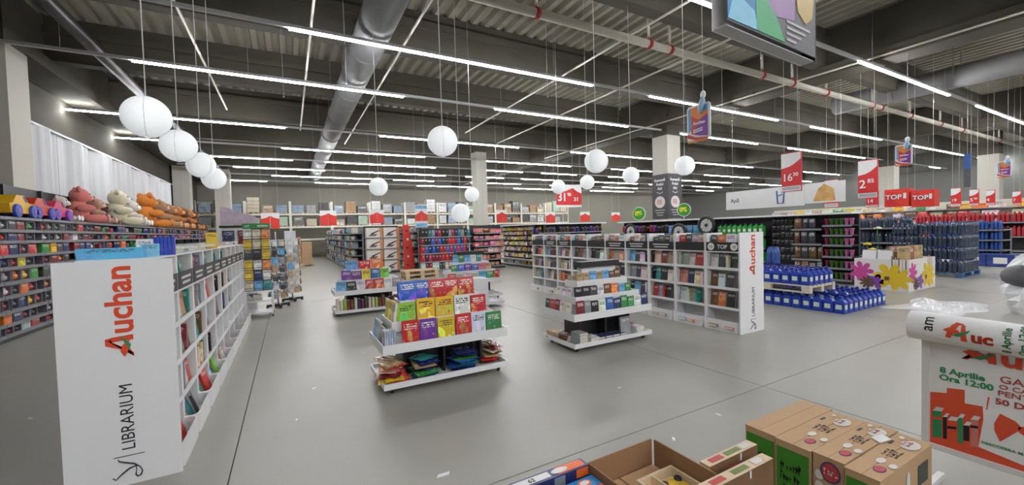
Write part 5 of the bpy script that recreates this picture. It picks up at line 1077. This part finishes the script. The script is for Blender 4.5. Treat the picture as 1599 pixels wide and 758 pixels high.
for i in range(seg):
    for j in range(rg): mb.face([BP(i, j), BP((i + 1) % seg, j), BP((i + 1) % seg, j + 1), BP(i, j + 1)])
obj('plastic_wrap', mb, t, mats=[PLAS]); obj('dark_core', MB().ell((-.12, .1, .62), (.3, .28, .2), 12, 8), t, mats=[DGREY])
for n, (px, py, s) in enumerate(((692, 742, .05), (490, 607, .03), (463, 656, .02), (47, 654, .03), (967, 606, .025), (1052, 686, .03), (1122, 648, .03), (567, 551, .03), (715, 471, .03))):
    q = onZ(px, py, 0); tag(obj('paper_scrap', MB().prism([(-s, -s * .3), (s * .7, -s * .4), (s, s * .3), (-s * .6, s * .35)], 0, .0015, 'z'), None, (q.x, q.y, .0005), (0, 0, n * .8), mats=[PAPER]), ['long white paper strip on the floor, nearest the camera', 'small white scrap on the floor left of the nearest island', 'tiny white scrap by the floor joint near the tall end panel', 'small scrap on the floor beside the toy shelves', 'tiny scrap on the open floor in front of the paperback island', 'white scrap on the floor behind the open carton', 'thin white scrap on the floor before the long bookcases', 'scrap on the floor just left of the nearest island base', 'scrap on the floor between the two front islands'][n], 'paper scrap', 'paper scraps on the floor')
# ================================================================ HANGING SIGNS
SRED = mat('sign_red', (.62, .022, .025), .45, vary=.02); SWH = mat('sign_white', (.74, .74, .74), .5); SGRY = mat('sign_grey', (.42, .42, .44), .5); SBLU = mat('sign_blue', (.03, .10, .32), .5)
def wires(t, pts, z0, z1):
    for x, y in pts: obj('hanging_wire', MB().tube([(x, y, z0), (x, y, z1)], .004, 4), t, mats=[CORD])
def price_sign(label, x0, y0, x1, y1, X, num, cents, tail=True):
    a, b = onX(x0, y0, X), onX(x1, y1, X); yl, yr = a.y, b.y; z1, z0 = a.z, b.z; W, H = yl - yr, z1 - z0
    t = thing('price_sign', label, 'price sign', (X, yr, z0), 0, 'hanging price signs')
    obj('board', MB().box(-.012, .012, 0, W, 0, H), t, mats=[SWH]); obj('red_field', MB().prism([(W, .13 * H), (0, .13 * H), (0, .83 * H), (W * .15, .77 * H), (W * .35, .70 * H), (W * .6, .645 * H), (W, .61 * H)], -.015, -.012, 'x'), t, mats=[SRED])
    obj('grey_strip', MB().box(-.015, -.012, W * .06, W * .94, .03 * H, .11 * H), t, mats=[SGRY]); obj('rim', MB().box(-.014, .014, 0, W, H, H + .02).box(-.014, .014, 0, W, -.02, 0).box(-.014, .014, -.02, 0, -.02, H + .02), t, mats=[SRED])
    s = W * (.58 if len(num) > 1 else .75); text(num, s, WPRINT, t, (-.017, W * .95, H * .27), (0, -1, 0), (0, 0, 1), bold=s * .008, width=1.0 if len(num) == 1 else .95)
    text(cents, s * .48, WPRINT, t, (-.017, W * (.40 if len(num) > 1 else .5), H * .27 + s * .42), (0, -1, 0), (0, 0, 1), bold=.002)
    wires(t, ((0, W * .15), (0, W * .85)), H, DZ + .13 - z0); return t
price_sign('red and white price sign reading 16 30, hanging beside the white banner', 1220, 242, 1251, 297, 12.0, '16', '30')
price_sign('small red and white price sign reading 12 40, on the banner food picture', 1288, 283, 1309, 323, 16.6, '12', '40')
price_sign('tall red and white price sign reading 2 85 beside a column', 1340, 253, 1370, 308, 15.2, '2', '85')
price_sign('red price sign reading 14, low behind the 2 85 sign', 1353, 300, 1371, 323, 17.5, '14', '')
for lb, a in (('19', (1485, 295, 1500, 322)), ('5', (1514, 297, 1528, 321)), ('4', (1540, 298, 1553, 320)), ('7', (1581, 300, 1594, 320))): price_sign(f'small distant price sign, {dict(zip(("19","5","4","7"),ORD))[lb]} from left after the TOP boxes', *a, 25.0, lb, '90' if lb == '5' else '')
# 31 90 pair facing the camera aisle
a, b = onY(868, 288, 14.0), onY(895, 324, 14.0); W, H = b.x - a.x, a.z - b.z
t = thing('price_sign', 'red folded hanging price sign reading 31 90 behind a lantern', 'price sign', (a.x, 14.0, b.z), 0, 'hanging price signs')
for k, (org, xd) in enumerate(((Vector((0, 0, 0)), Vector((1, 0, 0))), (Vector((W, 0, 0)), Vector((.8, -.6, 0))))):
    w_ = W if k == 0 else W * .42; q = obj('board', MB().box(0, w_, 0, H, -.012, 0), t, org, mats=[SWH]); frame(q, xd, (0, 0, 1))
    r_ = obj('red_field', MB().prism([(0, .1 * H), (w_, .1 * H), (w_, .86 * H if k == 0 else .6 * H), (w_ * .5, .7 * H), (0, .62 * H if k == 0 else .86 * H)], .0, .004, 'z'), q, mats=[SRED]); text('31' if k == 0 else '31', w_ * .55 if k == 0 else w_ * .6, WPRINT, q, (w_ * .08, H * .28, .006), (1, 0, 0), (0, 1, 0), bold=.008)
    if k == 0: text('90', w_ * .22, WPRINT, q, (w_ * .66, H * .5, .006), (1, 0, 0), (0, 1, 0), bold=.004)
wires(t, ((.1, 0), (W, 0)), H, DZ + .13 - b.z)
# red shield signs with white tops over the back aisles
for k, (x0, y0, x1, y1, Y) in enumerate(((407, 333, 437, 357, 24), (499, 329, 526, 352, 24), (577, 328, 600, 349, 18), (648, 320, 668, 355, 16.4), (775, 328, 792, 347, 16.6), (852, 331, 867, 348, 20), (906, 331, 921, 346, 20), (955, 332, 968, 345, 22))):
    a, b = onY(x0, y0, Y), onY(x1, y1, Y); W, H = b.x - a.x, a.z - b.z
    t = thing('aisle_sign', f'red and white pentagon aisle sign, {ORD[k]} from the toy wall across the back', 'aisle sign', (a.x, Y, b.z), 0, 'pentagon aisle signs')
    mid = W / 2; obj('white_board', MB().prism([(0, 0), (W, 0), (W, H), (0, H)], .0, .015, 'y'), t, mats=[SWH])
    z1 = .62 * H if k != 3 else .55 * H; z0 = 0 if k != 3 else .28 * H
    for s in (0, 1): obj('red_panel', MB().prism([(0, z0), (mid - .006, z0), (mid - .006, z1 + .2 * H), (W * .3, z1 + .08 * H), (0, z1)] if s == 0 else [(mid + .006, z0), (W, z0), (W, z1), (W * .7, z1 + .08 * H), (mid + .006, z1 + .2 * H)], -.012, 0, 'y'), t, mats=[mat('shield_red', (.68, .035, .02), .45)])
    if k == 3:
        for q in (0, .8): obj('sky_print', MB().box(.02, W - .02, -.004, 0, H * q + .02, H * q + .17 * H), t, mats=[mat('sky_print', (.15, .42, .75), .5, vary=.5, scale=4)])
    wires(t, ((.05, .007), (W - .05, .007)), H, DZ + .13 - b.z)
# TOP boxes
for k, (x0, y0, x1, y1) in enumerate(((1381, 297, 1419, 322), (1423, 298, 1459, 322))):
    a, b = onX(x0, y0, 18.0), onX(x1, y1, 18.0); W, H = a.y - b.y, a.z - b.z
    t = thing('promo_box', f'red hanging promotion box reading TOP, {["left", "right"][k]} of the pair', 'promo box', (18.0, b.y, b.z), 0, 'red TOP boxes'); obj('box_body', MB().box(0, .45, 0, W, 0, H), t, mats=[mat('shield_red', (.68, .035, .02), .45)])
    obj('shield', MB().prism([(W * .92, H * .2), (W * .75, H * .08), (W * .58, H * .2), (W * .58, H * .82), (W * .75, H * .88), (W * .92, H * .82)], -.006, 0, 'x'), t, mats=[SRED]); text('TOP', H * .36, INK, t, (-.009, W * .93, H * .42), (0, -1, 0), (0, 0, 1), bold=.012); text('TOP', H * .36, WPRINT, t, (-.011, W * .94, H * .43), (0, -1, 0), (0, 0, 1), bold=.004)
    obj('small_shield', MB().box(-.006, 0, W * .1, W * .22, H * .45, H * .75), t, mats=[SWH]); wires(t, ((.1, W * .1), (.1, W * .9)), H, DZ + .13 - b.z)
# white overhead banner with a glass drawing
BX = 14.4; a, b = onX(1134, 301, BX), onX(1256, 321, BX); W, z0, z1 = a.y - b.y, b.z + .0, a.z
t = thing('overhead_banner', 'long white overhead banner with a blue glass drawing and a food picture', 'banner', (BX, b.y, z0)); H = z1 - z0
obj('banner_panel', MB().box(-.015, .015, 0, W, 0, H), t, mats=[SWH]); text('Apă', H * .28, SGRY if False else mat('dark_grey_print', (.1, .1, .12), .5), t, (-.018, W * .93, H * .4), (0, -1, 0), (0, 0, 1), bold=.004)
gy = onX(1219, 305, BX).y - b.y; s = H * .36
obj('glass_drawing', MB().tube([(-.02, gy + s * .5, H * .82), (-.02, gy + s * .36, H * .18), (-.02, gy - s * .36, H * .18), (-.02, gy - s * .5, H * .82)], .022, 6).tube([(-.02, gy + s * .45, H * .62), (-.02, gy + s * .15, H * .56), (-.02, gy - s * .15, H * .64), (-.02, gy - s * .45, H * .58)], .012, 6), t, mats=[SBLU])
yb = onX(1320, 305, BX).y - b.y; obj('banner_panel', MB().box(-.015, .015, yb, -.02, .05, H + .02), t, mats=[SWH]); mf = mat('food_print', (.62, .36, .12), .5, vary=.6, scale=5)
obj('food_picture', MB().prism([(-.25, .1), (-.85, .1), (-.8, H * .7), (-.55, H * .95), (-.4, H * .75)], -.02, -.015, 'x'), t, mats=[mf]); wires(t, ((0, W * .05), (0, W * .9), (0, yb + .1)), H, DZ + .13 - z0)
# hanging cards with clips
def hang_card(label, x0, y0, x1, y1, X):
    a, b = onX(x0, y0, X), onX(x1, y1, X); W, H = a.y - b.y, a.z - b.z; t = thing('hanging_card', label, 'hanging card', (X, b.y, b.z), 0, 'purple and orange hanging cards'); c = .08 * W
    def poly(nm, pts, mt, l): obj(nm, MB().prism([(W * (1 - u), H * v) for u, v in pts], -l - .002, -l, 'x'), t, mats=[mt])
    obj('card', MB().prism([(c, 0), (W - c, 0), (W, c), (W, H - c), (W - c, H), (c, H), (0, H - c), (0, c)], -.01, .01, 'x'), t, mats=[SWH])
    poly('orange_field', [(.14, .94), (.9, .94), (.9, .6), (.5, .5), (.14, .5)], mat('card_orange', (.75, .23, .03), .5), .01); poly('blue_field', [(.6, .94), (.9, .94), (.9, .78), (.62, .78)], mat('card_sky', (.08, .36, .65), .5), .0125); poly('blue_stripe', [(.06, .9), (.16, .94), (.2, .3), (.08, .25)], mat('card_sky', (0, 0, 0)), .0125)
    poly('red_field', [(.2, .72), (.55, .55), (.6, .1), (.2, .2)], mat('card_red', (.6, .05, .04), .5), .0125); poly('purple_field', [(.55, .56), (.9, .68), (.9, .06), (.35, .16), (.42, .4)], mat('card_purple', (.2, .03, .3), .5), .015); poly('red_swoosh', [(.02, .22), (.4, .08), (.9, .03), (.9, -.0), (.4, .0), (.02, .1)], mat('card_red', (0, 0, 0)), .0175)
    poly('orange_edge', [(.02, .02), (.9, .02), (.9, -.05), (.02, -.05)], mat('card_orange', (0, 0, 0)), .0)
    text('Auchan', W * .17, WPRINT, t, (-.019, W * .72, H * .44), (0, -1, 0), (0, 0, 1), bold=.002)
    for q in range(2): poly('print_line', [(.28, .30 - .06 * q), (.7, .33 - .06 * q), (.7, .30 - .06 * q), (.28, .27 - .06 * q)], WPRINT, .018)
    obj('clip', MB().tube([(-.03, W * .42, H * .72), (-.03, W * .36, H * .86), (-.02, W * .30, H * 1.05), (-.02, W * .28, H * 1.2)], [.02, .045, .05, .02], 8), t, mats=[mat('clip_blue', (.3, .45, .6), .4)]); obj('clip_ring', MB().ell((-.02, W * .27, H * 1.22), (.03, .05, .07), 10, 7), t, mats=[SWH]); wires(t, ((-.02, W * .27),), H * 1.22, DZ + .13 - b.z)
hang_card('nearest purple and orange hanging card beside the column', 1073, 169, 1110, 214, 6.2); hang_card('purple and orange hanging card above the TOP boxes', 1398, 228, 1425, 256, 13.5); hang_card('farthest purple and orange hanging card at the right edge', 1557, 253, 1580, 275, 22.0)
a, b = onX(1505, 241, 22), onX(1516, 292, 22); t = thing('tall_banner', 'tall narrow blue and dark banner hanging at the far right', 'banner', (22, b.y, b.z)); obj('cloth', MB().box(-.01, .01, 0, a.y - b.y, 0, (a.z - b.z) * .55), t, mats=[DGREY]); obj('blue_cloth', MB().box(-.012, .012, 0, a.y - b.y, (a.z - b.z) * .55, a.z - b.z), t, mats=[SBLU]); wires(t, ((0, (a.y - b.y) / 2),), a.z - b.z, DZ + .13 - b.z)
# dark information sleeve round the column
s0, z0, z1 = .80, 1.95, 3.75; cx, cyy = ca.x - .02, 11.28; DG = mat('sleeve_grey', (.055, .055, .062), .5)
t = thing('column_sleeve', 'dark grey information sleeve round the column with white speech bubbles', 'sign', (cx, cyy, z0)); H = z1 - z0
obj('sleeve', MB().box(-.01, s0 + .01, -.012, -.002, 0, H).box(-.012, -.002, -.012, s0, 0, H), t, mats=[DG])
for org, x in ((Vector((s0 / 2, -.014, 0)), Vector((1, 0, 0))), (Vector((-.014, s0 / 2, 0)), Vector((0, -1, 0)))):
    for k, b_ in enumerate(('Scanează', 'Prețul', 'Aici')): text(b_, .15, WPRINT, t, org + Vector((0, 0, H - .28 - .17 * k)), x, (0, 0, 1), bold=.004, align='CENTER')
    n = x.cross(Vector((0, 0, 1))); o = obj('chevron', MB().tube([(-.15, .06, 0), (0, 0, 0), (.15, .06, 0)], .014, 5), t, org + Vector((0, 0, H - .78)), mats=[WPRINT]); frame(o, x, (0, 0, 1))
    oval(t, 'speech_bubble', org + Vector((0, 0, H - 1.13)), x, (0, 0, 1), .26, .24, PALEP, .001)
    for q in range(5): rect(t, 'barcode_bar', org + x * (-.12 + .05 * q) + Vector((0, 0, H - 1.12)), x, (0, 0, 1), .022, .22 - .03 * (q % 2), RPR, .003)
    for q in range(3): rect(t, 'print_line', org + Vector((0, 0, H - 1.46 - .1 * q)), x, (0, 0, 1), .5 - .1 * q, .035, SGRY, .001)
# green zero discs
for k, (px, py, r) in enumerate(((998, 334, .27), (1068, 328, .24))):
    p = onX(px, py, GX - .1); t = thing('zero_disc', f'green round offer disc with yellow zero, {["farther", "nearer"][k]} one above the white-topped units', 'sign', (p.x, p.y, p.z), -math.pi / 2 + .35, 'green zero discs')
    tf = Matrix.Rotation(math.pi / 2, 4, 'X'); obj('white_rim', MB().lathe([(r, -.01), (r, .01)], 28, 0, tf), t, mats=[SWH]); obj('green_face', MB().lathe([(r * .9, -.004), (r * .9, .004)], 28, 0, Matrix.Translation((0, -.012, 0)) @ tf), t, mats=[mat('disc_green', (.05, .30, .03), .45)])
    text('0%', r * .9, mat('zero_yellow', (.75, .72, .05), .5), t, (-r * .62, -.018, -r * .25), bold=.012); obj('pole', MB().box(-.012, .012, -.004, .004, 1.88 - p.z, -r * .9), t, mats=[SWH])
# big banner at the top
za = 2.95; a, b = onZ(1136, 38, za), onZ(1273, 96, za); xd = (b - a).normalized(); W = (b - a).length; n = xd.cross(Vector((0, 0, 1)))
t = thing('hanging_banner', 'large hanging banner with blue, green and purple print at the top', 'banner', a, math.atan2(xd.y, xd.x)); H = 1.5
obj('front_cloth', MB().box(0, W, 0, .01, .03, H), t, mats=[mat('banner_grey_print', (.12, .12, .13), .5, vary=.5, scale=3)]); obj('rear_cloth', MB().box(0, W, .10, .11, 0, H), t, mats=[SWH]); obj('underside_fold', MB().box(0, W, .01, .10, .0, .008), t, mats=[SGRY]); obj('black_edge', MB().box(W, W + .015, 0, .11, 0, H), t, mats=[INK])
for nm, pts, c in (('blue_print', [(0, .02), (.33, .02), (.22, .9), (0, .9)], (.03, .2, .45)), ('sky_print', [(.0, .02), (.30, .02), (.26, .2), (.06, .3)], (.2, .5, .7)), ('green_print', [(.28, .02), (.6, .02), (.5, .25), (.27, .55)], (.05, .35, .15)), ('purple_print', [(.33, .4), (.5, .25), (.72, .3), (.75, 1.4), (.25, 1.4), (.24, .8)], (.28, .16, .36)), ('gold_disc', [(.98 + .0, .7), (.95, .42), (.86, .32), (.76, .42), (.72, .8), (.75, 1.2), (.95, 1.2)], (.5, .36, .13))):
    obj(nm, MB().prism([(W * u, .03 + v * .7) for u, v in pts], -.003 - (.002 if nm in ('sky_print', 'green_print', 'gold_disc') else 0), 0, 'y'), t, mats=[mat('banner_' + nm, c, .4, vary=.25, scale=5)])
for k in range(4): obj('print_line', MB().box(W * .62, W * (.92 - .06 * k), -.005, -.003, .20 - .045 * k, .22 - .045 * k), t, mats=[SGRY])
obj('hanging_rod', MB().tube([(0, .055, H), (W, .055, H)], .012, 6), t, mats=[STEEL]); wires(t, ((.05, .055), (W - .05, .055)), H, DZ + .13 - za)
